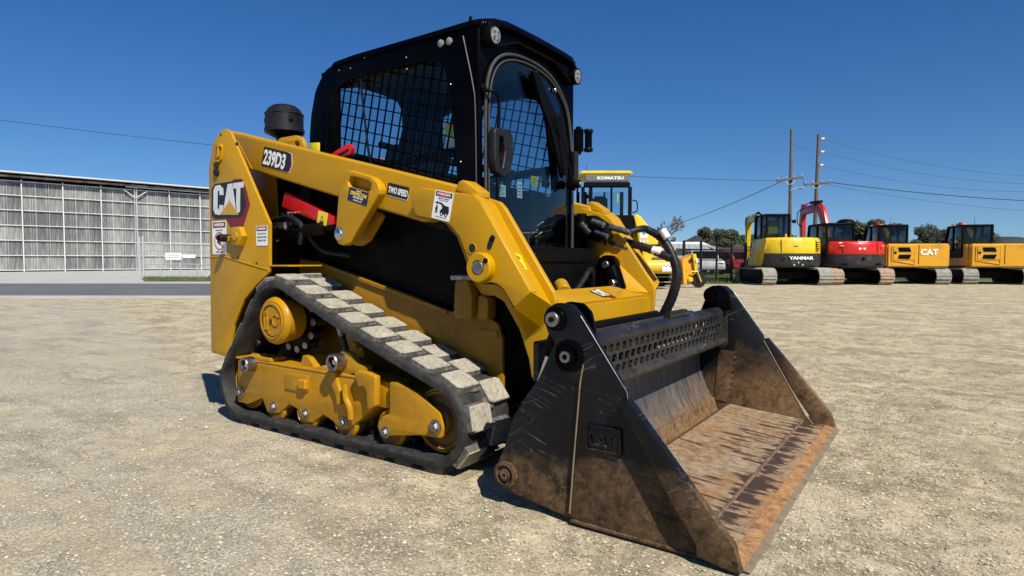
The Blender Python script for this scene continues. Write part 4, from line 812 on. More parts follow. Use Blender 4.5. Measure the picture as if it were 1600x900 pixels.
ob('door_hinge', cab, (box((-1.235, .435, 1.50), (.05, .05, .15), None, .014, 2), BLKM), (cyl((-1.19, .465, 1.44), (-1.19, .465, 1.56), .020), BLK), (lathe([(.023, 0), (.026, .01), (.023, .02)], (-1.19, .465, 1.44), (0, 0, 1)), BLKM), (lathe([(.023, 0), (.026, .01), (.023, .02)], (-1.19, .465, 1.54), (0, 0, 1)), BLKM))
ob('door_hinge', cab, (box((-1.235, .44, .96), (.06, .07, .13), None, .014, 2), BLKM), (cyl((-1.19, .465, .90), (-1.19, .465, 1.03), .028), BLK))
ob('side_rail', cab, (tube([(-1.245, .43, 1.10), (-1.245, .43, .98), (-1.22, .40, .85), (-1.19, .33, .72), (-1.18, .26, .66), (-1.18, .10, .64)], .014, 8, 5), GREY))
for y in (-.372, .368):
    wlight = ob('work_light', cab, (lathe([(.0, -.03), (.036, -.03), (.043, -.01), (.043, .024), (.038, .028), (.036, .020)], (-1.228, y, 1.826), (1, 0, -.08), 28), BLKM), (box((-1.25, y, 1.865), (.03, .03, .05), None, .004), BLKM))
    ob('lamp_lens', wlight, (lathe([(.036, .0), (.034, .010), (.0, .015)], (-1.212, y, 1.825), (1, 0, -.08), 24), LENS), *[(lathe([(.008, 0), (.006, .004), (0, .005)], (-1.200, y+.017*math.cos(a), 1.824+.017*math.sin(a)), (1, 0, -.08), 10), CHROME) for a in (.8, 2.4, 3.9, 5.5)])
# interior
seat = ob('seat', cab, (plate(fillet([(-.21, 1.08), (.21, 1.08), (.22, 1.30), (.17, 1.48), (-.17, 1.48), (-.22, 1.30)], .06, 5), -2.10, -2.00, 'X', .035, 3), RUBB), (box((-1.84, 0, 1.05), (.44, .42, .12), None, .04, 3), RUBB), (box((-1.9, 0, .98), (.3, .3, .1), None, .01), BLKM))
ob('armrest', seat, (box((-1.78, -.27, 1.20), (.32, .07, .07), None, .02, 2), RUBB), (box((-1.78, .27, 1.20), (.32, .07, .07), None, .02, 2), RUBB))
for y in (-.27, .27):
    ob('joystick', cab, (box((-1.60, y, 1.12), (.12, .10, .22), None, .02, 2), BLKM), (tube([(-1.60, y, 1.22), (-1.595, y, 1.28), (-1.58, y, 1.33)], lambda t: .018+.012*t, 10), RUBB), (lathe([(.03, 0), (.034, .02), (.02, .03)], (-1.58, y, 1.32), (0, 0, 1), 16), RUBB), (tube([(-1.60, y, 1.21), (-1.60, y, 1.25)], .03, 12, 0, .2), RUBB))
ob('display_screen', cab, (box((-1.40, .36, 1.30), (.03, .05, .10), None, .008), BLKM), (box((-1.40, -.36, 1.42), (.03, .04, .09), None, .008), BLKM))
ob('dash_panel', cab, (box((-1.40, 0, .80), (.06, .62, .26), None, .02), BLKM), (box((-1.45, .28, 1.02), (.16, .16, .40), None, .03), BLKM))
def paper(px3, w, h, m=WHITE, name='paper_notice'):
    x, y, z = px3; return ob(name, cab, (box((x, y, z), (.002, w, h), None, 0), m), *[(box((x+.0015, y, z+h*(.3-.2*i)), (.0006, w*.7, h*.05), None, 0), INK) for i in range(4)])
paper([(-1.3, -0.198, 1.175)][0], .072, .055); paper([(-1.3, -0.042, 1.192)][0], .042, .078); paper([(-1.34, 0.154, 1.259)][0], .06, .05, LYEL)
ob('yellow_notice', cab, (box((-1.45, -.366, 1.455), (.10, .002, .06), None, 0), LYEL), (box((-1.44, -.366, 1.37), (.12, .002, .09), None, 0), WHITE))
ob('seat_bar', cab, (tube([(-2.0, -.3, 1.45), (-1.7, -.3, 1.36), (-1.62, -.24, 1.34), (-1.60, 0, 1.33), (-1.62, .24, 1.34), (-1.7, .3, 1.36), (-2.0, .3, 1.45)], .016, 8), BLKM))

# ================================================================ air cleaner, hoses
pc = ob('air_precleaner', L, (lathe([(.045, -.16), (.047, -.04), (.07, -.03), (.106, -.012), (.111, -.006), (.111, .014), (.106, .018), (.106, .090), (.109, .093), (.109, .100), (.100, .106), (.089, .128), (.065, .146), (.03, .155), (0, .157)], (-2.735, -.35, 1.590), (0, 0, 1), 40), RUBB),
        *[(box((-2.735+.109*math.cos(a), -.35+.109*math.sin(a), 1.655), (.02, .02, .03), None, .004), RUBB) for a in (-2.6, -.3)],
        *[(cyl((-2.735, -.35, 1.50+.0*k), (-2.735, -.35, 1.52), .06), RUBB) for k in range(1)])
ob('muffler_guard', L, (tube([(-2.98, -.2, 1.47), (-2.96, -.2, 1.55), (-2.88, -.2, 1.58), (-2.80, -.2, 1.53), (-2.78, -.2, 1.46)], .018, 8), BLKM), (box((-2.52, -.05, 1.40), (.10, .5, .16), None, .02), BLKM), (tube([(-2.46, -.28, 1.75), (-2.44, -.30, 1.60), (-2.43, -.31, 1.45)], .016, 8, 4), RUBB), (tube([(-2.45, -.33, 1.73), (-2.47, -.35, 1.58), (-2.44, -.36, 1.43)], .012, 8, 4), RUBB))
hp = [(-0.953, 0.48, 0.996)]+[(-0.917, 0.54, 1.014)]+[(-0.907, 0.62, 1.013), (-0.823, 0.62, 0.96), (-0.769, 0.62, 0.877), (-0.74, 0.62, 0.775), (-0.763, 0.62, 0.659), (-0.815, 0.62, 0.547), (-0.843, 0.62, 0.483)]
hs_ = ob('hydraulic_hose', L, (tube([Vector(p)+Vector((0, 0, 0)) for p in hp], lambda t: .016+.010*min(1, t*1.6), 12, 9, .10), RUBB), (tube([Vector(p)+Vector((-.02, .04, .0)) for p in hp[3:]], .022, 10, 9, .10), RUBB))
bp_ = [(-0.816, 0.6, 1.007), (-0.787, 0.6, 0.965)]; ob('hose_band', hs_, (tube([Vector(bp_[0]), Vector(bp_[1])], .0205, 12, 0), WHITE))
hq = [(-1.076, 0.56, 0.977), (-0.981, 0.56, 0.94), (-0.907, 0.56, 0.919), (-0.816, 0.56, 0.884), (-0.757, 0.56, 0.857)]
h2 = ob('hydraulic_hose', L, (tube(hq, .021, 10, 6, .08), RUBB)); b2 = [(-0.852, 0.56, 0.901), (-0.802, 0.56, 0.887)]; ob('hose_band', h2, (tube(b2, .0235, 12, 0), WHITE))
cpl = [(-1.278, 0.46, 1.074), (-1.214, 0.46, 1.068), (-1.151, 0.46, 1.052), (-1.085, 0.46, 1.033), (-1.021, 0.46, 1.017), (-0.937, 0.46, 0.991)]
CP = [Vector(p) for p in cpl]
ob('hose_coupling', L, (tube([CP[0], CP[1]], .020, 12, 0), BLKM), (tube([CP[1]-Vector((.01, 0, 0)), CP[1].lerp(CP[2], .55)], .027, 14, 0), CHROME), (tube([CP[1].lerp(CP[2], .55), CP[2]], .019, 14, 0), STEEL), (tube([CP[2], CP[2].lerp(CP[3], .7)], .028, 14, 0), CHROME), (tube([CP[2].lerp(CP[3], .7), CP[4], CP[5]], .017, 12, 4, .15), STEEL))
c2_ = [Vector(p) for p in [(-1.124, 0.5, 0.969), (-1.078, 0.5, 0.951), (-1.024, 0.5, 0.926), (-0.965, 0.5, 0.908)]]
ob('hose_coupling', L, (tube([c2_[0], c2_[1]], .024, 12, 0), STEEL), (tube([c2_[1], c2_[2]], .018, 12, 0), CHROME), (tube([c2_[2], c2_[3]], .015, 12, 0), STEEL))
c3_ = [Vector(p) for p in [(-1.048, 0.46, 1.035), (-1.036, 0.46, 0.99), (-1.039, 0.46, 0.939)]]
ob('valve_block', L, (plate(fillet([(-1.248, 1.092), (-1.123, 1.087), (-1.054, 1.043), (-1.035, 0.965), (-1.095, 0.942), (-1.18, 0.971), (-1.247, 1.011)], .01), .40, .47, 'Y', .012), BLKM), (cyl([(-1.192, 0.39, 1.043)][0], [(-1.137, 0.39, 0.987)][0], .022), RUBB), (cyl([(-1.121, 0.38, 1.057)][0], [(-1.05, 0.38, 1.031)][0], .016), STEEL), (cyl([(-1.102, 0.38, 0.999)][0], [(-1.027, 0.38, 0.97)][0], .014), CHROME), (box(CP[0]+Vector((-.04, .02, -.07)), (.16, .12, .11), None, .02), BLKM), (tube([CP[0]+Vector((.02, -.02, -.02)), CP[1]+Vector((0, -.03, -.06)), CP[2]+Vector((0, -.02, -.10)), CP[2]+Vector((-.05, 0, -.2))], .018, 8), RUBB), (tube([CP[0]+Vector((0, 0, -.05)), CP[1]+Vector((.01, .02, -.04)), CP[3]+Vector((-.02, .03, -.05))], .014, 8), RUBB), (tube([CP[1]+Vector((0, .03, -.09)), CP[2]+Vector((0, .03, -.07)), CP[3]+Vector((0, .03, -.10))], .012, 8), STEEL))
ob('hose_clamp', L, (tube([c3_[0]+Vector((-.08, 0, .02)), c3_[0]+Vector((-.06, 0, -.05)), c3_[2]+Vector((-.06, 0, 0))], .007, 6), YEL))
ob('cab_post', L, (cyl((-1.20, .41, 1.00), (-1.20, .41, 1.10), .028), BLKM), (cyl((-1.15, .45, 1.01), (-1.15, .45, 1.09), .022), BLKM))
ob('inner_hose', L, (tube([(-1.08, .30, .66), (-1.04, .22, .80), (-1.03, .10, .74), (-1.04, -.05, .62)], .014, 8), RUBB), (tube([(-.98, .1, .60), (-.93, .05, .62), (-.90, .12, .55), (-.88, .2, .46)], .014, 8), RUBB), (cyl((-1.06, -.05, .73), (-1.00, -.12, .70), .035), YEL), (cyl((-.94, .28, .60), (-.80, .28, .52), .02), CHROME))

# ================================================================ GROUND
CX, CY = .423, -2.5925
FH = Vector((math.cos(R(124.8)), math.sin(R(124.8)), 0)); RH = Vector((math.sin(R(124.8)), -math.cos(R(124.8)), 0))
def Q(lat, dep, z=0.): v = Vector((CX, CY, 0))+RH*lat+FH*dep; v.z = z; return v
def QP(px, dep, z=0.): return Q((px-799)/973*dep, dep, z)
def zpx(py, dep): return .85+(406-py)/973*dep       # height of a picture row at a distance
def vnoise(x, y, s, seed):
    r = np.random.default_rng(seed); T = r.random((256, 256)); u = x/s+1000; v = y/s+1000
    i = np.floor(u).astype(int); j = np.floor(v).astype(int); fx = u-i; fy = v-j; fx = fx*fx*(3-2*fx); fy = fy*fy*(3-2*fy)
    g = lambda a, b: T[a % 256, b % 256]
    return (g(i, j)*(1-fx)*(1-fy)+g(i+1, j)*fx*(1-fy)+g(i, j+1)*(1-fx)*fy+g(i+1, j+1)*fx*fy)-.5
def gz(x, y):
    x = np.asarray(x, float); y = np.asarray(y, float)
    z = .020*vnoise(x, y, .9, 1)+.018*vnoise(x, y, .31, 2)+.016*vnoise(x*1.0+y*.4, y, .12, 3)+.012*vnoise(x, y, .055, 4)
    a = x*.8+y*.6; b = -x*.6+y*.8
    z += .010*vnoise(a*.25, b, .14, 5)*np.clip(vnoise(x, y, 1.6, 6)*3+.6, 0, 1)      # scuffs left by turning tracks
    m = np.ones_like(z)
    for x0, x1, y0, y1 in ((-2.75, -1.05, -.80, -.45), (-2.75, -1.05, .45, .80), (-.60, .02, -.88, .88)):
        dx = np.maximum(np.maximum(x0-x, x-x1), 0); dy = np.maximum(np.maximum(y0-y, y-y1), 0); m = np.minimum(m, np.clip(np.hypot(dx, dy)/.10, 0, 1))
    dist = np.hypot(x-CX, y-CY); fade = 1/(1+(dist/14)**2)
    ed = 0
    for x0, x1, y0, y1 in ((-2.70, -1.10, -.78, -.47), (-2.70, -1.10, .47, .78)):
        dx = np.maximum(np.maximum(x0-x, x-x1), 0); dy = np.maximum(np.maximum(y0-y, y-y1), 0); q = np.hypot(dx, dy); ed = ed+.020*np.exp(-((q-.055)/.035)**2)*np.clip(.6+2.2*vnoise(x, y, .09, 8), 0, 1.3)
    return (z*m+ed-.004)*fade
def axis(lo, hi, step, far):
    a = list(np.arange(lo, hi, step)); d = step; p = a[-1]
    while p < far: d *= 1.16; p += d; a.append(p)
    d = step; p = a[0]; b = []
    while p > -far: d *= 1.16; p -= d; b.append(p)
    return np.array(b[::-1]+a)
xs = axis(-4.6, 2.4, .0235, 1500); ys = axis(-2.9, 3.6, .0235, 1500)
GX_, GY_ = np.meshgrid(xs, ys, indexing='ij'); GZ_ = gz(GX_, GY_)
co = np.stack([GX_, GY_, GZ_], -1).reshape(-1, 3).astype(np.float32); nx, ny = len(xs), len(ys)
idx = (np.arange(nx-1)[:, None]*ny+np.arange(ny-1)[None, :]).ravel()
fc = np.stack([idx, idx+ny, idx+ny+1, idx+1], 1).astype(np.int32)
me = bpy.data.meshes.new('gravel_yard'); me.vertices.add(len(co)); me.vertices.foreach_set('co', co.ravel())
me.loops.add(fc.size); me.loops.foreach_set('vertex_index', fc.ravel()); me.polygons.add(len(fc)); me.polygons.foreach_set('loop_start', np.arange(0, fc.size, 4, dtype=np.int32)); me.update(calc_edges=True); me.shade_smooth()
def gravel():
    t = NT('dry_sandy_gravel'); c = t.coord('World')
    big = t.noise(c, .55, 4, .6); mid = t.noise(c, 3.5, 6, .7); fine = t.noise(c, 38, 6, .75); vf = t.noise(c, 130, 3, .7)
    sand = t.mix(t.ramp(mid, .35, .65), (0.524, 0.434, 0.269), (0.431, 0.359, 0.224))
    grey = t.mix(t.ramp(mid, .35, .65), (0.400, 0.347, 0.245), (0.493, 0.430, 0.308))
    a = t.mix(t.ramp(big, .42, .58), sand, grey)
    a = t.mix(t.ramp(fine, .50, .40, 0, .75), a, (.135, .108, .068))
    a = t.mix(t.ramp(fine, .52, .61, 0, .75), a, (.60, .52, .37))
    a = t.mix(t.ramp(vf, .52, .62, 0, .85), a, (.68, .60, .44))
    a = t.mix(t.ramp(vf, .47, .38, 0, .85), a, (.10, .08, .05))
    g1 = t.noise(c, 75, 4, .7); a = t.mix(t.ramp(g1, .46, .38, 0, .6), a, (.13, .105, .07)); a = t.mix(t.ramp(g1, .55, .63, 0, .6), a, (.62, .55, .41))
    m2 = t.noise(c, 11, 5, .65); a = t.mix(t.ramp(m2, .49, .41, 0, .55), a, (0.231, 0.189, 0.115)); a = t.mix(t.ramp(m2, .51, .60, 0, .55), a, (0.585, 0.498, 0.322))
    m3 = t.noise(t.coord('World', (1, 1, 1)), 2.1, 6, .7); a = t.mix(t.ramp(m3, .50, .42, 0, .5), a, (0.255, 0.212, 0.143)); a = t.mix(t.ramp(m3, .51, .61, 0, .55), a, (0.601, 0.513, 0.336))
    # a spread of greyer crushed stone nearest the camera, ragged at its edge
    gg = t.n('NewGeometry'); sx = t.n('SeparateXYZ'); t.l(gg.outputs['Position'], sx.inputs[0]); ln = t.math('ADD', t.math('ADD', sx.outputs[1], t.math('MULTIPLY', sx.outputs[0], .35)), t.math('MULTIPLY', t.math('SUBTRACT', big, .5), 1.6))
    gm = t.ramp(ln, -1.35, -1.85, 0, .62); a = t.mix(gm, a, t.mix(t.ramp(vf, .40, .60), (.21, .19, .155), (.56, .52, .45)))
    # long faint vehicle scuffs
    mp = t.coord('World', (.5, 2.6, 1)); mp.inputs['Rotation'].default_value = (0, 0, .62)
    st = t.noise(mp, 1.5, 6, .7); a = t.mix(t.ramp(st, .51, .60, 0, .45), a, (0.462, 0.378, 0.238)); a = t.mix(t.ramp(st, .48, .38, 0, .4), a, (0.200, 0.159, 0.098))
    t.col(a); t.b.inputs['Roughness'].default_value = .95; t.b.inputs['Specular IOR Level'].default_value = .2
    h = t.math('ADD', t.math('MULTIPLY', fine, .75), t.math('MULTIPLY', g1, .6)); t.bump(h, .9, .014); return t.m
GRAV = gravel(); me.materials.append(GRAV)
g = bpy.data.objects.new('gravel_yard', me); COL.objects.link(g); g['kind'] = 'structure'
# loose stones: small rounded pebbles, thinning with distance
def stones(n, rmin, rmax, d0, d1, seed, name, flat=.6):
    r = np.random.default_rng(seed); az_ = R(124.8)+(r.random(n)-.5)*R(96); d = d0*(d1/d0)**(r.random(n)**.85)
    x = CX+np.cos(az_)*d; y = CY+np.sin(az_)*d
    keep = ~((x > -2.8) & (x < -1.0) & (np.abs(y) < .82)) & ~((x > -.86) & (x < .03) & (np.abs(y) < .90)); x, y, d = x[keep], y[keep], d[keep]; n = len(x)
    s = rmin*(rmax/rmin)**(r.random(n)**2.2); z = gz(x, y)
    base = np.array([(1, 0, 0), (.3, .95, 0), (-.8, .6, 0), (-.8, -.6, 0), (.3, -.95, 0), (.15, .1, 1), (0, 0, -.6)])
    V = base[None]*(1+(r.random((n, 7, 3))-.5)*.5); a = r.random(n)*6.28; ca, sa = np.cos(a), np.sin(a)
    X = V[..., 0]*ca[:, None]-V[..., 1]*sa[:, None]; Y = V[..., 0]*sa[:, None]+V[..., 1]*ca[:, None]; asp = .6+.5*r.random(n)
    P = np.stack([X*s[:, None]+x[:, None], Y*s[:, None]*asp[:, None]+y[:, None], V[..., 2]*s[:, None]*flat+z[:, None]+s[:, None]*.22], -1).reshape(-1, 3)
    tri = np.array([(0, 1, 5), (1, 2, 5), (2, 3, 5), (3, 4, 5), (4, 0, 5), (1, 0, 6), (2, 1, 6), (3, 2, 6), (4, 3, 6), (0, 4, 6)])
    Fc = (tri[None]+np.arange(n)[:, None, None]*7).reshape(-1, 3)
    m = bpy.data.meshes.new(name); m.vertices.add(len(P)); m.vertices.foreach_set('co', P.astype(np.float32).ravel())
    m.loops.add(Fc.size); m.loops.foreach_set('vertex_index', Fc.astype(np.int32).ravel()); m.polygons.add(len(Fc)); m.polygons.foreach_set('loop_start', np.arange(0, Fc.size, 3, dtype=np.int32)); m.update(calc_edges=True); m.shade_smooth(); m.set_sharp_from_angle(angle=R(50)); return m
def stone_mat():
    t = NT('mixed_pebbles'); gnode = t.n('NewGeometry'); rp = t.n('ValToRGB'); t.l(gnode.outputs['Random Per Island'], rp.inputs[0])
    e = rp.color_ramp.elements; e[0].color = (0.240, 0.200, 0.136, 1); e[1].color = (0.592, 0.536, 0.400, 1)
    for p, c_ in ((.3, (0.448, 0.384, 0.264)), (.55, (0.336, 0.296, 0.224)), (.8, (0.528, 0.456, 0.320))): q = e.new(p); q.color = (*c_, 1)
    t.l(rp, t.b.inputs['Base Color']); t.b.inputs['Roughness'].default_value = .9; t.bump(t.noise(t.coord('World'), 120, 2), .4, .003); return t.m
SM = stone_mat()
for nm, n, a0, a1, d0, d1, sd_, lb in (('gravel', 100000, .0016, .0080, .75, 6.5, 3, 'fine loose gravel scattered over the yard'), ('pebbles', 700, .005, .014, 1.0, 16, 5, 'larger pale pebbles lying loose on the yard')):
    m = stones(n, a0, a1, d0, d1, sd_, nm); m.materials.append(SM); o = bpy.data.objects.new(nm, m); COL.objects.link(o); setp(o, lb, 'gravel', kind='stuff')

def poly(name, pts, z, mat, kind='structure', lift=None):
    V = [Vector((p[0], p[1], z)) for p in pts]; return ob(name, None, ((V, [list(range(len(V)))]), mat), kind=kind)
ASPH = plain('worn_asphalt', (.105, .107, .112), .85, col2=(.15, .15, .152), ns=.6, bump=.3, bs=40, kind='World')
CONC = plain('pale_concrete', (.42, .41, .385), .85, col2=(.34, .33, .30), ns=.5, kind='World', bump=.2, bs=20)
TURF = plain('short_green_turf', (.075, .105, .028), .9, col2=(.14, .15, .05), ns=1.2, kind='World', bump=.6, bs=25)
poly('road', [Q(-60, 14.4), Q(-2.2, 14.2), Q(-1.6, 15.5), Q(-3, 60), Q(-9, 60), Q(-8.5, 22.2), Q(-60, 22.6)], .006, ASPH)
# the near kerb strip is a real step
kerb = [Q(-60, 14.05), Q(-2.4, 13.85), Q(-2.2, 14.2), Q(-60, 14.4)]
ob('kerb', None, (prism([Vector((p.x, p.y, -.02)) for p in kerb], [Vector((p.x, p.y, .035)) for p in kerb]), CONC), kind='structure')
poly('forecourt', [Q(-75, 22.6), Q(-8.5, 22.2), Q(-10, 85), Q(-75, 62)], .003, CONC)
verge = [QP(226, 24.2), QP(460, 24.2), QP(470, 27.5), QP(222, 27.2)]
ob('grass_verge', None, (prism([Vector((p.x, p.y, -.02)) for p in verge], [Vector((p.x, p.y, .03)) for p in verge]), TURF), kind='structure')
poly('grass_lot', [Q(-.5, 21.8), Q(40, 22.5), Q(60, 75), Q(-2.5, 75)], .01, TURF)
def tufts(name, fn, n, h, seed, lb):
    r = random.Random(seed); V = []; F = []
    for i in range(n):
        p = fn(r); a = r.random()*6.28; w = .006+.008*r.random(); hh = h*(.4+r.random()); k = len(V); d = Vector((math.cos(a), math.sin(a), 0))
        V += [p-d*w, p+d*w, p+Vector((r.uniform(-.4, .4)*hh, r.uniform(-.4, .4)*hh, hh))]; F.append([k, k+1, k+2])
    return ob(name, None, ((V, F), GRS), label=lb, cat='grass', kind='stuff')
GRS = plain('grass_blades', (.085, .13, .03), .8, col2=(.18, .19, .06), ns=2, kind='World')
tufts('grass', lambda r: QP(r.uniform(224, 460), r.uniform(24.2, 27.2), .03), 9000, .12, 3, 'strip of short grass along the far side of the road')
tufts('grass', lambda r: Q(r.uniform(2, 13), r.uniform(21.9, 27), .01), 9000, .10, 4, 'short grass behind the black fence')
# distant hills
def hills(name, d, pts, mat):
    A = []; B = []
    prof = smooth_path([(px, 0, h) for px, h in pts], 6); r = random.Random(5)
    front = []; top = []; back = []
    for i, q in enumerate(prof):
        l = (q.x-799)/973*d; j = r.uniform(-1, 1)
        front.append(Q(l, d-120, -2)); top.append(Q(l, d, q.z+j*d*.0012)); back.append(Q(l*1.3, d+220, -2))
    n = len(front); V = front+[(front[i]*.45+top[i]*.55)+Vector((0, 0, r.uniform(-1, 3))) for i in range(n)]+top+back; F = []
    for k in range(3): F += [[k*n+i, k*n+i+1, (k+1)*n+i+1, (k+1)*n+i] for i in range(n-1)]
    return ob(name, None, ((V, F), mat), kind='structure', angle=60)
HILL = plain('forested_hillside', (.018, .030, .030), .95, col2=(.035, .05, .045), ns=.04, kind='World', bump=1, bs=.3)
hills('hills', 900, [(-900, 10), (-300, 20), (163, 14), (400, 24), (700, 22), (960, 24), (1030, 20), (1060, 26), (1090, 37), (1115, 36), (1140, 28), (1165, 38), (1200, 36), (1250, 30), (1320, 35), (1420, 26), (1560, 34), (1800, 20), (2400, 12)], HILL)

# ================================================================ WAREHOUSE
GALV = plain('galvanised_steel', (.42, .43, .43), .5, col2=(.30, .31, .31), ns=2, kind='Object')
WSTL = plain('white_painted_steel', (.62, .61, .58), .6, col2=(.45, .43, .40), ns=1.5)
RUSTB = plain('rusty_beam', (.16, .09, .07), .8, col2=(.42, .36, .32), ns=.9, lo=.4, hi=.6)
def cladding():
    t = NT('weathered_translucent_sheet'); c = t.coord('Object', (4, 1, .35)); n = t.noise(c, 1.6, 5, .65); oi = t.n('ObjectInfo')
    rr = t.ramp(oi.outputs['Random'], 0, 1, -.12, .12); f = t.math('ADD', n, rr)
    mp = t.coord('World', (.25, .25, .02)); f = t.math('ADD', f, t.ramp(t.noise(mp, 1.3, 2), .35, .65, -.14, .14))
    t.col(t.mix(t.ramp(f, .30, .70), (.11, .118, .122), (.40, .395, .37))); t.b.inputs['Roughness'].default_value = .55; return t.m
CLAD = cladding()
wa = Q(-31.7, 47.6); wb = Q(-26.2, 53.7); wdir = (wb-wa).normalized(); wn_ = Vector((wdir.y, -wdir.x, 0))
WH = thing('warehouse', (0, 0, 0), 'long grey warehouse clad in translucent corrugated panels across the road', 'warehouse')
BAY = 2.42; ROWS = [0.12, 1.16, 2.22, 3.28, 4.34, 5.38, 6.38]; NB0, NB1 = -9, 12
def panel_mesh():
    V = []; F = []; n = 60
    for i in range(n+1): x = -BAY/2+.05+(BAY-.1)*i/n; y = .022*(1 if (i//2) % 2 else -1); V += [(x, y, -.5), (x, y, .5)]
    for i in range(n): F.append([2*i, 2*i+2, 2*i+3, 2*i+1])
    return [Vector(v) for v in V], F
pan0 = None
for b in range(NB0, NB1):
    for r_ in range(6):
        h = ROWS[r_+1]-ROWS[r_]; c = wa+wdir*((b+.5)*BAY+.4); c.z = (ROWS[r_]+ROWS[r_+1])/2
        M = Matrix((wdir, -wn_, Vector((0, 0, 1)))).transposed().to_4x4() @ Matrix.Diagonal((1, 1, h*.985, 1)); M.translation = c
        if pan0 is None: pan0 = ob('cladding_panel', WH, (panel_mesh(), CLAD), origin=(0, 0, 0), angle=10); pan0.matrix_basis = M
        else: inst(pan0, WH, M)
def wbeam(s0, z0, s1, z1, w, d, off, mat, name, par=WH):
    a = wa+wdir*s0+wn_*off; b = wa+wdir*s1+wn_*off; a.z = z0; b.z = z1; return ob(name, par, (beam(a, b, d, w, .01, wn_), mat))
for z in ROWS: wbeam(NB0*BAY, z, NB1*BAY, z, .085, .06, .08, WSTL, 'girt')
for b in range(NB0, NB1+1):
    wbeam(b*BAY+.4, 0, b*BAY+.4, 6.5, .13 if b % 2 else .06, .08, .13, WSTL, 'column')
    if b < NB1:
        for k in (.33, .66): wbeam(b*BAY+.4+k*BAY, .1, b*BAY+.4+k*BAY, 6.4, .05, .02, .05, WSTL, 'panel_lap')
for s in (2.82, 2.82-.16): wbeam(s, 0, s, 6.5, .06, .06, .24, GALV, 'downpipe')
for sg in (-1, 1): wbeam(2.75, 5.75, 2.75+sg*.95, 6.4, .08, .06, .22, WSTL, 'brace')
wbeam(NB0*BAY, 6.70, NB1*BAY, 6.70, .42, .12, .05, RUSTB, 'eave_beam')
def weave():
    V = []; F = []; n = 260
    for i in range(n+1):
        s = NB0*BAY-.3+(NB1-NB0)*BAY*i/n; dz = .03*(1 if i % 2 else -1)
        a = wa+wdir*s+wn_*.55; a.z = 6.98+dz; b = wa+wdir*s-wn_*9; b.z = 7.25+dz; c = a.copy(); c.z = 6.86; V += [c, a, b]
    for i in range(n): F += [[3*i, 3*i+3, 3*i+4, 3*i+1], [3*i+1, 3*i+4, 3*i+5, 3*i+2]]
    return V, F
ob('roof', WH, (weave(), GALV), angle=10)
wbeam(NB0*BAY, 6.93, NB1*BAY, 6.93, .40, .10, .58, plain('eave_flashing', (.58, .57, .54), .6, col2=(.50, .49, .46), ns=1), 'gutter')
wbeam(2.0, 6.55, NB1*BAY, 6.62, .07, .07, .40, WSTL, 'eave_pipe')
ob('back_wall', WH, (prism([wa+wdir*(NB0*BAY)-wn_*.3, wa+wdir*(NB1*BAY)-wn_*.3, wa+wdir*(NB1*BAY)-wn_*9, wa+wdir*(NB0*BAY)-wn_*9], [p+Vector((0, 0, 6.96)) for p in (wa+wdir*(NB0*BAY)-wn_*.3, wa+wdir*(NB1*BAY)-wn_*.3, wa+wdir*(NB1*BAY)-wn_*9, wa+wdir*(NB0*BAY)-wn_*9)]), BLKM))

# ---------------------------------------------------------------- wire gate across the road
D = 26.6
GT = thing('wire_gate', QP(219, D), 'grey pipe and wire mesh gate between the road and the warehouse', 'gate')
zp = lambda y: zpx(y, D)
for px in (219, 224.5): ob('gate_post', GT, (cyl(QP(px, D, 0), QP(px, D, zp(370 if px < 222 else 369)), .045, 12), GALV))
for px, y in ((250.5, 389), (281.5, 402), (308.5, 414)): ob('gate_upright', GT, (cyl(QP(px, D, .02), QP(px, D, zp(y)), .03, 10), GALV))
for y0, y1 in ((382, 384), (391, 393), (412.5, 414.5)): ob('gate_rail', GT, (cyl(QP(226, D, zp(y0)), QP(470, D, zp(y1)), .017, 8), GALV))
ob('gate_brace', GT, (cyl(QP(226, D, zp(390)), QP(283, D, zp(411)), .018, 8), GALV)); ob('gate_brace', GT, (cyl(QP(314, D, zp(441)), QP(334, D, zp(422)), .05, 8), WSTL)); ob('gate_brace', GT, (cyl(QP(226, D, zp(378)), QP(232, D, zp(388)), .01, 8), GALV))
mesh = []
for k in range(70): mesh.append((beam(QP(226+k*3.5, D+.02, zp(440)), QP(226+k*3.5, D+.02, zp(384)), .004, .004, 0, RH), GALV))
for k in range(14): mesh.append((beam(QP(226, D+.02, zp(440-k*4)), QP(470, D+.02, zp(440-k*4)), .004, .004, 0), GALV))
ob('wire_mesh', GT, *mesh)
def sign(x0, x1, y0, y1, lb, n):
    a = QP(x0, D-.08, zp(y1)); w = (QP(x1, D-.08)-QP(x0, D-.08)).length; h = zp(y0)-zp(y1); M = frame_on(a, RH, (0, 0, 1))
    return ob('gate_sign', None, (plate_on(fillet([(0, 0), (w, 0), (w, h), (0, h)], .02), .02, M), WHITE), *[(plate_on([(w*.12, h*(.28+.34*i)), (w*.88, h*(.28+.34*i)), (w*.88, h*(.40+.34*i)), (w*.12, h*(.40+.34*i))], .001, M @ Matrix.Translation((0, 0, .021))), GALV) for i in range(n)], label=lb, cat='sign')
sign(259.5, 284.5, 395, 406, 'larger white sign with two faint lines hung on the wire gate', 2)
sign(286, 306, 397.5, 403, 'narrow blank white sign beside the larger one on the wire gate', 0)

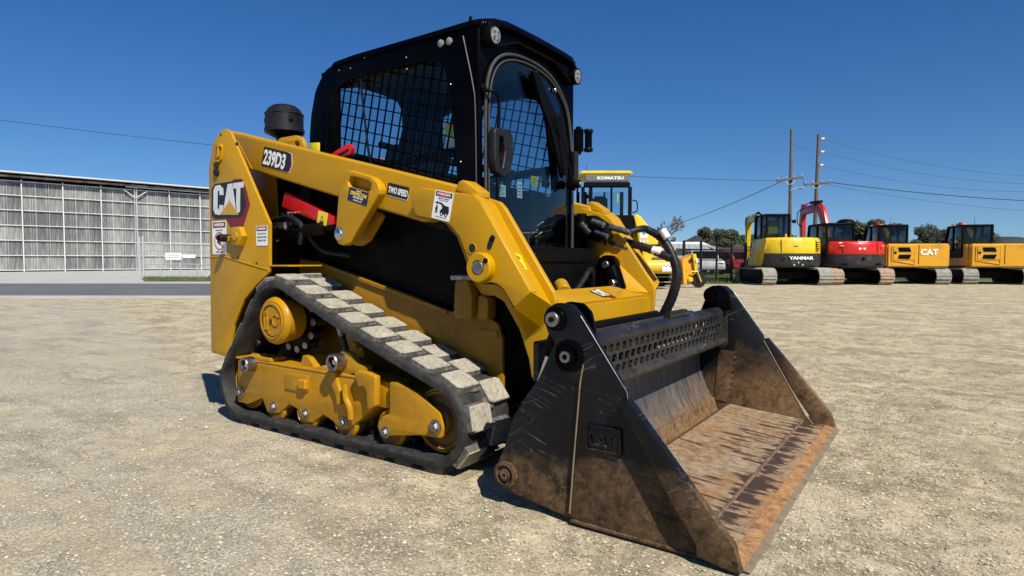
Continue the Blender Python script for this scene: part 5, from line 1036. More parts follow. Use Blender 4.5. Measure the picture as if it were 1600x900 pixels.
# ================================================================ BLACK FENCE
FB = plain('black_fence_paint', (.012, .012, .013), .5)
FN = thing('yard_fence', QP(870, 20.2), 'black steel picket fence running behind the parked machines', 'fence')
ftop = 1.40
pk = []
for fa, fb in ((QP(870, 20.2), QP(1040, 20.8)), (QP(1040, 20.8), QP(1200, 25.6)), (QP(1200, 25.6), QP(1800, 28.5))):
    FD = (fb-fa); FLn = FD.length; FD.normalize(); s = 0; rz = Matrix.Rotation(math.atan2(FD.y, FD.x), 3, 'Z')
    while s < FLn: p = fa+FD*s; ob('post', FN, (box((p.x, p.y, .76), (.07, .07, 1.52), rz, .006), FB)); s += 1.07
    for z in (.16, 1.22): ob('rail', FN, (beam(fa+Vector((0, 0, z)), fb+Vector((0, 0, z)), .035, .035, .004), FB))
    s = .06
    while s < FLn: p = fa+FD*s; pk.append((beam((p.x, p.y, .05), (p.x, p.y, ftop), .017, .017, 0, (1, 0, 0)), FB)); s += .075
ob('picket', FN, *pk, kind='stuff')

# ================================================================ EXCAVATORS
EGLASS = glass('grimy_machine_glass', (.50, .56, .58), .8)
EYEL = plain('excavator_yellow', (.72, .50, .015), .35, coat=.15, col2=(.36, .24, .05), ns=2.6, lo=.5, hi=.85)
EORG = plain('excavator_amber', (.66, .32, .008), .38, coat=.15, col2=(.28, .15, .04), ns=2.6, lo=.5, hi=.85)
ERED = plain('excavator_red', (.55, .015, .008), .35, coat=.15, col2=(.22, .02, .012), ns=2.6, lo=.5, hi=.85)
EGRY = plain('counterweight_charcoal', (.018, .019, .022), .5, col2=(.09, .085, .075), ns=5, lo=.52, hi=.8)
PADG = plain('dry_grey_track_pad', (.34, .33, .28), .9, col2=(.20, .19, .165), ns=7)
PADR = plain('dry_rusty_track_pad', (.42, .31, .22), .9, col2=(.24, .16, .11), ns=7)
ORNG = plain('amber_reflector', (.8, .35, .08), .3)
def exc_tracks(T, gauge, w, Ln, h, pad):
    for s in (-1, 1):
        r = h/2; y = s*gauge/2; path = []
        nseg = 46; per = 2*(Ln-h)+2*math.pi*r
        def at(t):
            t %= per; a = Ln/2-r
            if t < Ln-h: return Vector((-a+t, h)), Vector((0, 1))
            t -= Ln-h
            if t < math.pi*r: an = math.pi/2-t/r; n = Vector((math.cos(an), math.sin(an))); return Vector((a, r))+n*r, n
            t -= math.pi*r
            if t < Ln-h: return Vector((a-t, 0)), Vector((0, -1))
            t -= Ln-h; an = -math.pi/2-t/r; n = Vector((math.cos(an), math.sin(an))); return Vector((-a, r))+n*r, n
        pads = []
        for k in range(nseg):
            p, n = at(k*per/nseg); th = math.atan2(n.x, n.y); q = p-n*.02
            pads.append((box((q.x, y, q.y), (per/nseg*.86, w, .04), Matrix.Rotation(th, 3, 'Y'), .008), pad))
            q = p+n*.004; pads.append((box((q.x, y, q.y), (.03, w*.94, .03), Matrix.Rotation(th, 3, 'Y'), .006), pad))
        tr = ob('crawler_track', T, *pads, origin=(0, y, h/2))
        out = [(-Ln/2+.05, r), (-Ln/2+r*.6, .06), (Ln/2-r*.6, .06), (Ln/2-.05, r), (Ln/2-r*.6, h-.05), (-Ln/2+r*.6, h-.05)]
        ob('track_side', tr, (plate(fillet(out, r*.5, 5), y-w*.36, y+w*.36, 'Y', .01), BLKM), *[(cyl((x, y-w*.42, .14), (x, y+w*.42, .14), .10, 14), BLKM) for x in np.linspace(-Ln/2+.5, Ln/2-.5, 4)])
    ob('undercarriage', T, (box((0, 0, h*.62), (Ln*.5, gauge, .24), None, .03), BLKM), (cyl((0, 0, h*.7), (0, 0, h+.08), .42, 24), BLKM))
def counterweight(T, R_, hw, z0, z1, z2, low, high, front=.25):
    """rounded rear: plan arc of radius R_, half width hw"""
    a0 = math.asin(min(.98, hw/R_)); arc = [(-R_*math.cos(a), R_*math.sin(a)) for a in np.linspace(-a0, a0, 17)]
    lo = arc+[(front, hw), (front, -hw)]
    sh = lambda q, k: [(x*k if x < 0 else x, y*k) for x, y in q]
    def solid(levels):
        V = []; F = []; n = len(lo)
        for z, k in levels: V += [Vector((x, y, z)) for x, y in sh(lo, k)]
        for i in range(len(levels)-1): F += [[i*n+j, i*n+(j+1) % n, (i+1)*n+(j+1) % n, (i+1)*n+j] for j in range(n)]
        F += [list(range(n))[::-1], [(len(levels)-1)*n+j for j in range(n)]]; return V, F
    c = ob('counterweight', T, (solid([(z0, .93), (z0+.06, .985), (z0+.12, 1.0), (z1-.01, 1.0)]), low), angle=40)
    e = ob('engine_cover', T, (solid([(z1, .985), (z1+.04, .995), (z2-.10, .98), (z2-.03, .95), (z2, .90)]), high), angle=40)
    return c, e
def exc_cab(T, x0, x1, y0, y1, z0, z1, slope=.25):
    """posts, roof and panes, the front leaning"""
    cb = ob('cab', T, (plate(fillet([(x0, z1-.07), (x0, z1), (x1-slope, z1), (x1-slope+.12, z1-.07)], .03), y0, y1, 'Y', .02), BLKM), (box(((x0+x1)/2, (y0+y1)/2, z0+.12), (x1-x0, y1-y0, .30), None, .03), BLKM))
    h = z1-z0; p = .07
    for yy in (y0+p/2, y1-p/2):
        for (xa, xb) in ((x0+p/2, x0+p/2), ((x0+x1)/2-.08, (x0+x1)/2-.08), (x1-p/2, x1-slope+.04)):
            ob('cab_pillar', cb, (beam((xa, yy, z0+.1), (xb, yy, z1-.03), p, p, .01, (0, 1, 0)), BLKM))
        ob('side_pane', cb, (plate([(x0+.05, z0+.2), (x1-.04, z0+.2), (x1-slope, z1-.06), (x0+.05, z1-.06)], yy-.004, yy+.004, 'Y', .001), EGLASS))
    ob('rear_pane', cb, (plate([(y0+.05, z0+.2), (y1-.05, z0+.2), (y1-.05, z1-.08), (y0+.05, z1-.08)], x0+.03, x0+.036, 'X', .001), EGLASS))
    ob('front_pane', cb, (prism([(x1-.03, y0+.05, z0+.2), (x1-.03, y1-.05, z0+.2), (x1-slope+.03, y1-.05, z1-.06), (x1-slope+.03, y0+.05, z1-.06)], [(x1-.036, y0+.05, z0+.2), (x1-.036, y1-.05, z0+.2), (x1-slope+.024, y1-.05, z1-.06), (x1-slope+.024, y0+.05, z1-.06)]), EGLASS))
    ob('operator_seat', cb, (box(((x0+x1)/2-.12, (y0+y1)/2, z0+.42), (.12, (y1-y0)*.5, .55), None, .05, 2), RUBB), (box(((x0+x1)/2+.08, (y0+y1)/2, z0+.28), (.4, (y1-y0)*.5, .12), None, .04, 2), RUBB)); return cb
def boom_part(name, T, pts, w0, w1, wid, y, mat, hosey=True):
    """tapered box boom along points (x,z)"""
    P = [Vector((p[0], 0, p[1])) for p in smooth_path([(x, 0, z) for x, z in pts], 4)] if False else smooth_path([(x, 0, z) for x, z in pts], 4)
    up_, dn = [], []; n = len(P)
    for i, p in enumerate(P):
        t = (P[min(i+1, n-1)]-P[max(i-1, 0)]).normalized(); nn = Vector((-t.z, 0, t.x)); f = i/(n-1); w = (w0+(w1-w0)*f)*(1+.35*math.sin(math.pi*f)); up_.append((p.x+nn.x*w/2, p.z+nn.z*w/2)); dn.append((p.x-nn.x*w/2, p.z-nn.z*w/2))
    return ob(name, T, (plate(up_+dn[::-1], y-wid/2, y+wid/2, 'Y', .012), mat))
def finish(T, loc, head): T.location = loc; T.rotation_euler = (0, 0, R(head))
def Mrear(T, R_, y, z, h): return frame_on((-R_-.004, y, z), (0, -1, 0), (0, 0, 1))

# yellow machine, its back to the camera
T = thing('excavator', (0, 0, 0), 'yellow excavator with a charcoal counterweight lettered YANMAR parked at the fence', 'excavator', 'excavators parked in a row by the fence')
exc_tracks(T, 1.86, .46, 2.5, .56, PADG)
cw, ec = counterweight(T, 1.22, .93, .60, 1.06, 1.60, EGRY, EYEL, .5)
ob('lettering', cw, (text('YANMAR', .105, Mrear(T, 1.222, .30, .86, .1), .012, .05, 1.30), WHITE))
ob('boss_pair', cw, *[(cyl((-1.20, y, .68), (-1.235, y, .68), .03, 10), GALV) for y in (-.14, .14)], (cyl((-1.2, 0, .76), (-1.235, 0, .76), .03, 10), GALV), *[(box((-1.17, y, .90), (.04, .07, .06), None, .01), BLKM) for y in (-.46, .46)])
ob('cover_seam', ec, (tube([(-1.10, .52, 1.09), (-1.10, .52, 1.55)], .008, 5, 0), BLKM))
ob('cover_seam', ec, (tube([(-1.02, -.66, 1.09), (-1.02, -.66, 1.52)], .008, 5, 0), BLKM))
for k in range(5): ob('vent_slot', ec, (box((-1.00, -.74, 1.16+.07*k), (.06, .09, .03), Matrix.Rotation(-.6, 3, 'Z'), .005), BLKM))
ob('cover_latch', ec, (box((-1.19, .06, 1.30), (.03, .16, .04), None, .01), BLKM))
ob('beacon', ec, (cyl((-.95, .32, 1.58), (-.95, .32, 1.72), .035, 10), ORNG))
side = plate(fillet([(-.95, 1.56), (-.1, 1.56), (.75, .75), (.75, .62), (-.5, .62)], .05), .90, .96, 'Y', .01); ob('side_cover', T, (side, EYEL))
ob('deck', T, (box((.25, 0, .72), (1.5, 1.8, .20), None, .03), BLKM), (box((.3, -.55, 1.1), (1.2, .7, .6), None, .05, 2), EYEL))
exc_cab(T, -.62, .50, .02, .86, 1.05, 2.42, .15)
ob('seat_cover', T, (box((-.30, .50, 1.98), (.04, .34, .46), None, .08, 2), LYEL))
boom_part('boom', T, [(.9, 1.0), (1.45, 1.9), (2.15, 2.45), (3.1, 2.42)], .22, .20, .16, .04, EYEL)
boom_part('stick', T, [(3.10, 2.58), (3.30, 1.9), (3.35, .75)], .20, .15, .16, .04, EYEL)
ob('boom_cylinder', T, (cyl((1.6, -.02, 2.42), (2.5, -.02, 2.66), .055, 12), BLKM), (cyl((2.5, -.02, 2.66), (3.08, -.02, 2.62), .03, 10), CHROME), (cyl((3.24, .08, 2.5), (3.26, .08, 1.7), .05, 10), BLKM))
ob('boom_hose', T, (tube([(1.3, .08, 1.9), (1.7, .10, 2.45), (2.1, .10, 2.68), (2.4, .10, 2.52)], .025, 6), RUBB), (tube([(3.0, .08, 2.6), (3.45, .08, 2.5), (3.42, .08, 2.0), (3.34, .08, 1.6)], .025, 6), RUBB))
ob('bucket', T, (plate(fillet([(3.15, .75), (3.45, .75), (3.62, .40), (3.45, .06), (3.2, .02), (3.05, .3)], .08), -.32, .28, 'Y', .02), BLKM))
ob('dozer_blade', T, (box((1.62, 0, .30), (.08, 2.2, .36), None, .03), EYEL)); ob('mirror', T, (box((-.55, -.12, 2.16), (.03, .14, .12), None, .02), BLKM), (tube([(-.5, .03, 2.2), (-.55, -.08, 2.2)], .012, 6, 0), BLKM))
finish(T, QP(1223, 21.9), 124)

# red machine
T = thing('excavator', (0, 0, 0), 'red excavator with a black counterweight and a raised red boom', 'excavator', 'excavators parked in a row by the fence')
exc_tracks(T, 1.62, .44, 2.4, .54, PADR)
cw, ec = counterweight(T, 1.20, 1.0, .58, 1.03, 1.48, EGRY, ERED, .5)
ob('tow_eye', cw, (cyl((-1.16, 0, .88), (-1.215, 0, .88), .06, 14), BLKM))
for y in (-.55, .55): ob('lifting_slot', cw, (box((-1.09, y, .70), (.05, .18, .08), None, .01), BLKM))
ob('reflector', ec, *[(box((-1.03 if abs(y) > .6 else -1.16, y, 1.32), (.03, .11, .05), Matrix.Rotation(.5*(1 if y < 0 else -1), 3, 'Z'), .01), ORNG) for y in (-.72, .62)])
ob('brand_plate', ec, (box((-1.175, .10, 1.22), (.02, .08, .07), None, .005), WHITE), (box((-1.175, -.04, 1.22), (.02, .10, .07), None, .005), SILV), (box((-1.14, 0, 1.45), (.05, .34, .025), None, .005), WHITE), (box((-1.12, .72, 1.42), (.05, .12, .03), None, .005), WHITE))
for x_, y_ in ((-1.04, .60), (-1.08, -.52)): ob('cover_seam', ec, (tube([(x_, y_, 1.06), (x_, y_, 1.44)], .008, 5, 0), BLKM))
ob('deck', T, (box((.25, 0, .72), (1.5, 1.8, .20), None, .03), BLKM), (box((.3, .45, 1.0), (1.2, .3, .5), None, .05, 2), ERED), (box((.3, -.55, 1.1), (1.2, .7, .6), None, .05, 2), ERED))
exc_cab(T, -.72, .95, .05, 1.02, .95, 2.12)
ob('air_unit', T, (lathe([(.30, 0), (.28, .06), (.18, .13), (0, .15)], (-.35, .20, 2.12), (0, 0, 1), 20), BLKM))
boom_part('boom', T, [(1.0, 1.0), (1.5, 2.2), (1.95, 2.82), (2.7, 2.86), (3.45, 2.80)], .26, .24, .20, .08, ERED)
boom_part('stick', T, [(3.40, 3.10), (3.55, 2.4), (3.40, 1.2)], .26, .17, .16, .08, ERED)
ob('boom_cylinder', T, (cyl((1.85, .08, 3.08), (2.8, .08, 3.12), .055, 12), BLKM), (cyl((2.8, .08, 3.12), (3.4, .08, 3.08), .03, 10), CHROME))
ob('boom_hose', T, (tube([(1.15, .18, 2.0), (1.5, .2, 2.8), (1.85, .2, 3.1), (2.2, .2, 2.96)], .028, 6), RUBB), (tube([(3.2, .18, 2.95), (3.8, .18, 2.8), (3.82, .18, 2.4), (3.5, .18, 2.2)], .018, 6), RUBB))
ob('bucket', T, (plate(fillet([(3.05, 1.1), (3.35, 1.1), (3.5, .7), (3.35, .36), (3.1, .32), (2.95, .6)], .08), -.25, .35, 'Y', .02), BLKM))
finish(T, QP(1321, 22.1), 122)

# amber machine partly hidden by the red one
def amber(loc, head, label, txt=True):
    T = thing('excavator', (0, 0, 0), label, 'excavator', 'excavators parked in a row by the fence')
    exc_tracks(T, 1.75, .46, 2.5, .54, PADG)
    hb = ob('rear_body', T, (box((-.55, -.1, 1.0), (1.15, 1.95, .82), None, .05, 3), EORG))
    ob('side_shoulder', hb, (prism([(-.10, .88, 1.40), (.9, .88, .62), (-.9, .88, .62), (-.9, .88, 1.40)], [(-.10, .93, 1.38), (.88, .93, .64), (-.88, .93, .64), (-.88, .93, 1.38)]), EORG))
    fr_ = [(-.02, .68), (.74, .82), (.74, 1.34), (-.02, 1.34)]
    ob('vent_door', hb, (plate([fillet(fr_, .05), fillet([(y*.9+.036, z*.9+.10) for y, z in fr_], .04)], -1.15, -1.135, 'X', .004), EORG), (box((-1.138, .34, 1.08), (.012, .68, .46), None, .01), EORG))
    ob('vent_grille', hb, (plate(fillet([(.12, 1.13), (.50, 1.13), (.54, 1.28), (.18, 1.28)], .02), -1.160, -1.145, 'X', .002), BLKM), (plate(fillet([(.12, 1.03), (.50, 1.03), (.54, .90), (.18, .88)], .02), -1.160, -1.145, 'X', .002), BLKM), (box((-1.155, .62, 1.10), (.02, .07, .07), None, .005), BLKM))
    if txt: ob('lettering', hb, (text('CAT', .20, frame_on((-1.129, -.16, 1.02), (0, -1, 0), (0, 0, 1)), .012, .05, 1.0), WHITE))
    ob('body_seam', hb, (tube([(-1.129, -.12, .7), (-1.129, -.12, 1.36)], .01, 5, 0), BLKM))
    ob('deck', T, (box((.25, 0, .68), (1.5, 1.8, .20), None, .03), BLKM), (box((.4, -.5, 1.0), (1.1, .7, .5), None, .05, 2), EORG))
    exc_cab(T, -.60, 1.25, .02, .98, .95, 2.10, .5)
    ob('beacon', T, (cyl((.3, .72, 2.10), (.3, .72, 2.22), .06, 12), RED)); ob('aerial', T, (cyl((-.3, .5, 2.1), (-.3, .5, 2.36), .006, 5), BLKM))
    boom_part('boom', T, [(1.2, .9), (1.7, 1.7), (2.4, 2.15), (3.3, 2.05)], .22, .20, .16, -.1, EORG)
    boom_part('stick', T, [(3.25, 2.25), (3.4, 1.6), (3.3, .7)], .20, .15, .14, -.1, EORG)
    ob('bucket', T, (plate(fillet([(3.1, .7), (3.4, .7), (3.55, .35), (3.4, .04), (3.15, .02), (3.0, .3)], .08), -.4, .2, 'Y', .02), BLKM))
    finish(T, loc, head); return T
amber(QP(1408, 22.6), 113, 'amber yellow excavator right of the red one with louvred rear doors')
amber(QP(1540, 22.4), 108, 'amber yellow excavator at the right end of the row', False)

# ================================================================ BULLDOZER seen from behind
D = 18.2; o0 = QP(985, D)
T = thing('bulldozer', (0, 0, 0), 'yellow bulldozer with a tall grey visored cab lettered KOMATSU behind the loader', 'bulldozer')
# local frame: x to the right of the picture, y away from the camera, z up; rotated into place afterwards
def lx(px): return (px-985)/973*D
z_ = lambda py: zpx(py, D)
DY = plain('dozer_yellow', (.74, .50, .012), .35, coat=.3, col2=(.62, .38, .02), ns=2); DG = plain('visor_grey', (.13, .13, .12), .5)
cb = ob('cab', T, (box((lx(947), .85, z_(270.5)), (lx(988)-lx(905), 1.6, .13), None, .05, 3), DY), (box((lx(948), .06, z_(279)), (lx(986)-lx(917), .10, .19), None, .02), DG), (box((lx(948), .10, z_(289)), (lx(987)-lx(915), .12, .16), None, .03), BLKM), (lathe([(.10, 0), (.10, .05), (.06, .08), (0, .085)], (lx(943), .7, z_(267)), (0, 0, 1), 16), DY))
ob('lettering', cb, (text('KOMATSU', .082, frame_on((lx(932), .004, z_(281.2)), (1, 0, 0), (0, 0, 1)), .008, .06, 1.45), WHITE))
for px in (911, 923, 955.5, 984.5):
    for yy in (.12, 1.5): ob('cab_pillar', cb, (box((lx(px), yy, (z_(292)+z_(345))/2), (.10 if px != 955.5 else .05, .10, z_(292)-z_(345)), None, .015), BLKM))
ob('rear_pane', cb, (box((lx(953), .12, (z_(292)+z_(333))/2), (lx(984)-lx(915), .008, z_(292)-z_(333)), None, 0), BGLASS)); ob('front_pane', cb, (box((lx(953), 1.5, (z_(292)+z_(333))/2), (lx(984)-lx(915), .008, z_(292)-z_(333)), None, 0), BGLASS))
ob('cab_base', T, (box((lx(950), .8, (z_(336)+z_(372))/2), (lx(988)-lx(908), 1.5, z_(336)-z_(372)), None, .03), BLKM))
ob('operator_seat', cb, (box((lx(942), .7, z_(320)), (.46, .14, .62), None, .08, 3), RUBB)); ob('yellow_tag', cb, (box((lx(966), .2, z_(309)), (.04, .02, .26), None, .005), LYEL)); ob('screen', cb, (box((lx(921), .5, z_(305)), (.12, .05, .12), None, .02), BLKM))
ob('grab_rail', T, (tube([(lx(988), .1, z_(313)), (lx(994), .1, z_(314)), (lx(996), .1, z_(320)), (lx(995), .1, z_(330)), (lx(988), .1, z_(332))], .018, 8, 3), BLKM))
ob('cab_side_gear', T, (box((lx(904), .4, z_(280)), (.16, .3, .16), None, .03), DY), (tube([(lx(905), .3, z_(276)), (lx(903), .3, z_(300)), (lx(904), .3, z_(335))], .03, 8), BLKM), (cyl((lx(917.5), .3, z_(270)), (lx(917.5), .3, z_(256)), .006, 5), BLKM))
tank = fillet([(lx(990), z_(338)), (lx(994), z_(335)), (lx(1001), z_(338)), (lx(1028), z_(371)), (lx(1029), z_(382)), (lx(999), z_(383)), (lx(995), z_(358))], .03, 3)
tk = ob('fuel_tank', T, (plate(tank, .05, 1.0, 'Y', .03, 2), DY)); 
# axis 'Y' plates take (x,z)
ob('tank_sticker', tk, (box((lx(1006), .044, z_(366)), (.22, .01, .24), None, 0), WHITE), (plate([(lx(1006)+.08*math.cos(a)*(1 if i % 2 else .45), z_(364)+.08*math.sin(a)*(1 if i % 2 else .45)) for i, a in enumerate(np.linspace(0, 2*math.pi, 10, endpoint=False))], .030, .038, 'Y', .001), plain('cyan_print', (.02, .35, .6), .4)), *[(box((lx(1001+k*5), .040, z_(377)), (.06, .01, .08), None, 0), SILV) for k in range(3)])
ob('rear_hull', T, (box((lx(1000), .9, (z_(385)+z_(425))/2), (lx(1040)-lx(925), 1.6, z_(385)-z_(425)), None, .06, 2), DY), (box((lx(985), .05, z_(400)), (.7, .25, .45), None, .05), BLKM))
rc = ob('rear_drum', T, (cyl((lx(1003), -.05, z_(417)), (lx(1052), -.05, z_(417)), .20, 24, .04), DY), (prism([(lx(1003), .1, z_(400)), (lx(1010), .1, z_(396)), (lx(1016), .1, z_(408)), (lx(1012), .1, z_(420))], [(lx(1003), -.15, z_(400)), (lx(1010), -.15, z_(396)), (lx(1016), -.15, z_(408)), (lx(1012), -.15, z_(420))]), DY), (box((lx(1030), .12, z_(406)), (.40, .2, .16), None, .03), plain('worn_brown_step', (.11, .085, .06), .8)))
ob('white_plate', rc, (box((lx(1038.5), -.255, z_(418)), (.27, .012, .22), None, .004), WHITE), *[(box((lx(1034+k*3), -.262, z_(414+2*(k % 2))), (.04, .004, .03), None, 0), INK) for k in range(4)])
for k_, (xa, xb) in enumerate(((1010, 1050), (915, 955))):
    g_ = []
    for j in range(7): g_.append((box(((lx(xa)+lx(xb))/2, .10-.02*math.sin(j/6*3.1), .05+j*.075), (lx(xb)-lx(xa), .16, .026), None, .004), PADG if j % 2 == 0 else BLKM)); 
    ob('crawler_track', T, (box(((lx(xa)+lx(xb))/2, 1.55, .29), (lx(xb)-lx(xa)-.06, 2.9, .52), None, .12, 3), BLKM), *g_)
ob('front_blade', T, (box((lx(975), 3.5, .55), (2.9, .12, 1.0), None, .04), DY), *[(beam((lx(px), 1.5, .45), (lx(px), 3.45, .45), .12, .18, .02), DY) for px in (930, 1030)]); ob('engine_hood', T, (box((lx(975), 2.2, 1.3), (1.0, 1.6, .9), None, .08, 2), DY))
T.location = o0; T.rotation_euler = (0, 0, math.atan2(RH.y, RH.x))

# ---------------------------------------------------------------- small wheeled hopper
D = 19.0
T = thing('hopper_unit', (0, 0, 0), 'small orange yellow hopper unit on a caster wheel beside the black fence', 'yard machine')
def lx(px): return (px-1080)/973*D
z_ = lambda py: zpx(py, D)
hb = ob('hopper_body', T, (prism([(lx(1065), 0, z_(406)), (lx(1082), 0, z_(398)), (lx(1088), 0, z_(421)), (lx(1084), 0, z_(442)), (lx(1068), 0, z_(444))], [(lx(1068), .5, z_(404)), (lx(1085), .5, z_(397)), (lx(1090), .5, z_(420)), (lx(1086), .5, z_(440)), (lx(1070), .5, z_(442))]), EORG),
    (prism([(lx(1080), -.12, z_(398)), (lx(1087), -.02, z_(396.5)), (lx(1091.5), .05, z_(408)), (lx(1091.5), .05, z_(422)), (lx(1084), -.10, z_(424))], [(lx(1083), .45, z_(397)), (lx(1088), .45, z_(396.5)), (lx(1092), .45, z_(408)), (lx(1092), .45, z_(422)), (lx(1087), .45, z_(424))]), EYEL))
ob('round_hatch', hb, (cyl((lx(1078), -.02, z_(408)), (lx(1078), .02, z_(408)), .06, 16), EGRY)); ob('white_label', hb, (box((lx(1087), -.085, z_(406)), (.09, .01, .09), Matrix.Rotation(.45, 3, 'Z'), 0), WHITE))
ob('fork', T, (tube([(lx(1078), -.10, z_(424)), (lx(1087), -.14, z_(424.5)), (lx(1093), -.15, z_(440))], .022, 8, 0), EYEL), (tube([(lx(1078), .14, z_(424)), (lx(1087), .14, z_(424.5)), (lx(1093), .12, z_(440))], .022, 8, 0), EYEL), (box((lx(1078), .02, z_(437)), (.16, .2, .14), None, .03), EYEL))
wh = ob('wheel', T, (lathe([(.16, -.055), (.225, -.05), (.235, -.02), (.235, .02), (.225, .05), (.16, .055)], (lx(1092.5), 0, .235), (0, 1, 0), 32), RUBB))
ob('rim', wh, (lathe([(.16, -.045), (.13, -.02), (.05, -.03), (.03, -.05), (0, -.05)], (lx(1092.5), 0, .235), (0, 1, 0), 24), plain('tan_rim', (.25, .20, .15), .6)), (cyl((lx(1092.5), -.14, .235), (lx(1092.5), .14, .235), .018, 10), STEEL))
T.location = QP(1080, D); T.rotation_euler = (0, 0, math.atan2(RH.y, RH.x)+.15)

# ================================================================ POWER POLES AND WIRES
WOOD = plain('weathered_pole_timber', (.10, .085, .07), .85, col2=(.17, .15, .125), ns=3)
WIRE = plain('aluminium_cable', (.035, .038, .045), .6)
D1 = 40.; D2 = 42.
def crossarm(T, a, b, d, n=4):
    ca = ob('crossarm', T, (beam(a, b, .11, .13, .01), WOOD))
    for k in range(n): p = a.lerp(b, .04+.92*k/(n-1)); ob('insulator', ca, (lathe([(.02, 0), (.045, .03), (.03, .07), (.05, .10), (.02, .14)], p+Vector((0, 0, .06)), (0, 0, 1), 10), GALV))
    return ca
P1 = thing('power_pole', QP(1232, D1), 'taller timber power pole with one crossarm behind the yellow excavator', 'power pole')
ob('pole', P1, (cyl(QP(1232.5, D1, 0), QP(1232.3, D1, zpx(204, D1)), .13, 14, .01, .085), WOOD))
a1, b1 = QP(1211, D1-.2, zpx(284, D1)), QP(1251.5, D1-.2, zpx(278.5, D1)); crossarm(P1, a1, b1, D1)
ob('arm_brace', P1, (beam(QP(1222, D1-.2, zpx(284, D1)), QP(1231, D1-.15, zpx(290, D1)), .03, .04, 0), GALV), (beam(QP(1242, D1-.2, zpx(281, D1)), QP(1233, D1-.15, zpx(290, D1)), .03, .04, 0), GALV))
sl = ob('lamp_arm', P1, (tube([QP(1233, D1-.1, zpx(299, D1)), QP(1240, D1-.1, zpx(295.5, D1)), QP(1246, D1-.1, zpx(295, D1))], .025, 6), GALV)); ob('lamp_head', sl, (box(QP(1248.5, D1-.1, zpx(295, D1)), (.30, .30, .10), None, .03), GALV))
P2 = thing('power_pole', QP(1271, D2), 'leaning timber power pole with three white insulators behind the red excavator', 'power pole')
ob('pole', P2, (cyl(QP(1270.5, D2, 0), QP(1274.5, D2, zpx(212, D2)), .15, 14, .01, .10), WOOD))
a2, b2 = QP(1254, D2-.2, zpx(290, D2)), QP(1295, D2-.2, zpx(286.5, D2)); crossarm(P2, a2, b2, D2)
ob('arm_brace', P2, (beam(QP(1263, D2-.2, zpx(289, D2)), QP(1272, D2-.15, zpx(296, D2)), .03, .04, 0), GALV), (beam(QP(1283, D2-.2, zpx(288, D2)), QP(1273, D2-.15, zpx(296, D2)), .03, .04, 0), GALV))
ins = []
for y, x in ((219.5, 1280.5), (239.5, 1280.5), (260, 1279.5)):
    p = QP(x, D2-.1, zpx(y, D2)); ins.append(p); ob('insulator', P2, (lathe([(.03, -.13), (.09, -.10), (.06, -.05), (.10, 0), (.06, .05), (.09, .10), (.03, .13)], p, RH, 12), WHITE))
P3 = thing('power_pole', Q(43, 48), 'timber power pole far to the right, outside the row of excavators', 'power pole'); ob('pole', P3, (cyl(Q(43, 48, 0), Q(43, 48, 7.4), .14, 12, .01, .1), WOOD)); a3, b3 = Q(42.2, 47.8, 5.2), Q(43.8, 47.8, 5.2); crossarm(P3, a3, b3, 47)
P0 = thing('power_pole', Q(-36, 33), 'timber power pole far to the left by the warehouse', 'power pole'); ob('pole', P0, (cyl(Q(-36, 33, 0), Q(-36, 33, 9.6), .14, 12, .01, .1), WOOD))
def wire(a, b, sag, r, lb):
    P = [a.lerp(b, k/24)-Vector((0, 0, 4*sag*(k/24)*(1-k/24))) for k in range(25)]
    return ob('overhead_wire', None, (tube(P, r, 6, 0), WIRE), label=lb, cat='wire', group='overhead wires')
wire(Q(-36, 33, 9.45), a1, .9, .015, 'single overhead wire crossing the sky left of the cab')
wire(a1.lerp(b1, .3), QP(960, 62, zpx(372, 62)), .6, .020, 'overhead wire dropping left from the taller pole to the bare tree')
wire(b1, a2, .15, .012, 'short wire between the two power poles')
wire(QP(1233, D1, zpx(226, D1)), QP(1274, D2, zpx(236, D2)), .15, .008, 'high short wire joining the tops of the poles')
wire(b2, b3, .25, .028, 'thick dark cable leaving the leaning pole crossarm to the right')
for i, (p, z) in enumerate(zip(ins, (7.2, 6.7, 6.2))): wire(p, Q(43, 48, z), .7, .010, ('topmost', 'middle', 'lowest')[i]+' thin wire from the white insulators running right')
wire(a2.lerp(b2, .6), Q(44, 48, 4.4), .4, .010, 'thin lower wire running right from the crossarm middle')

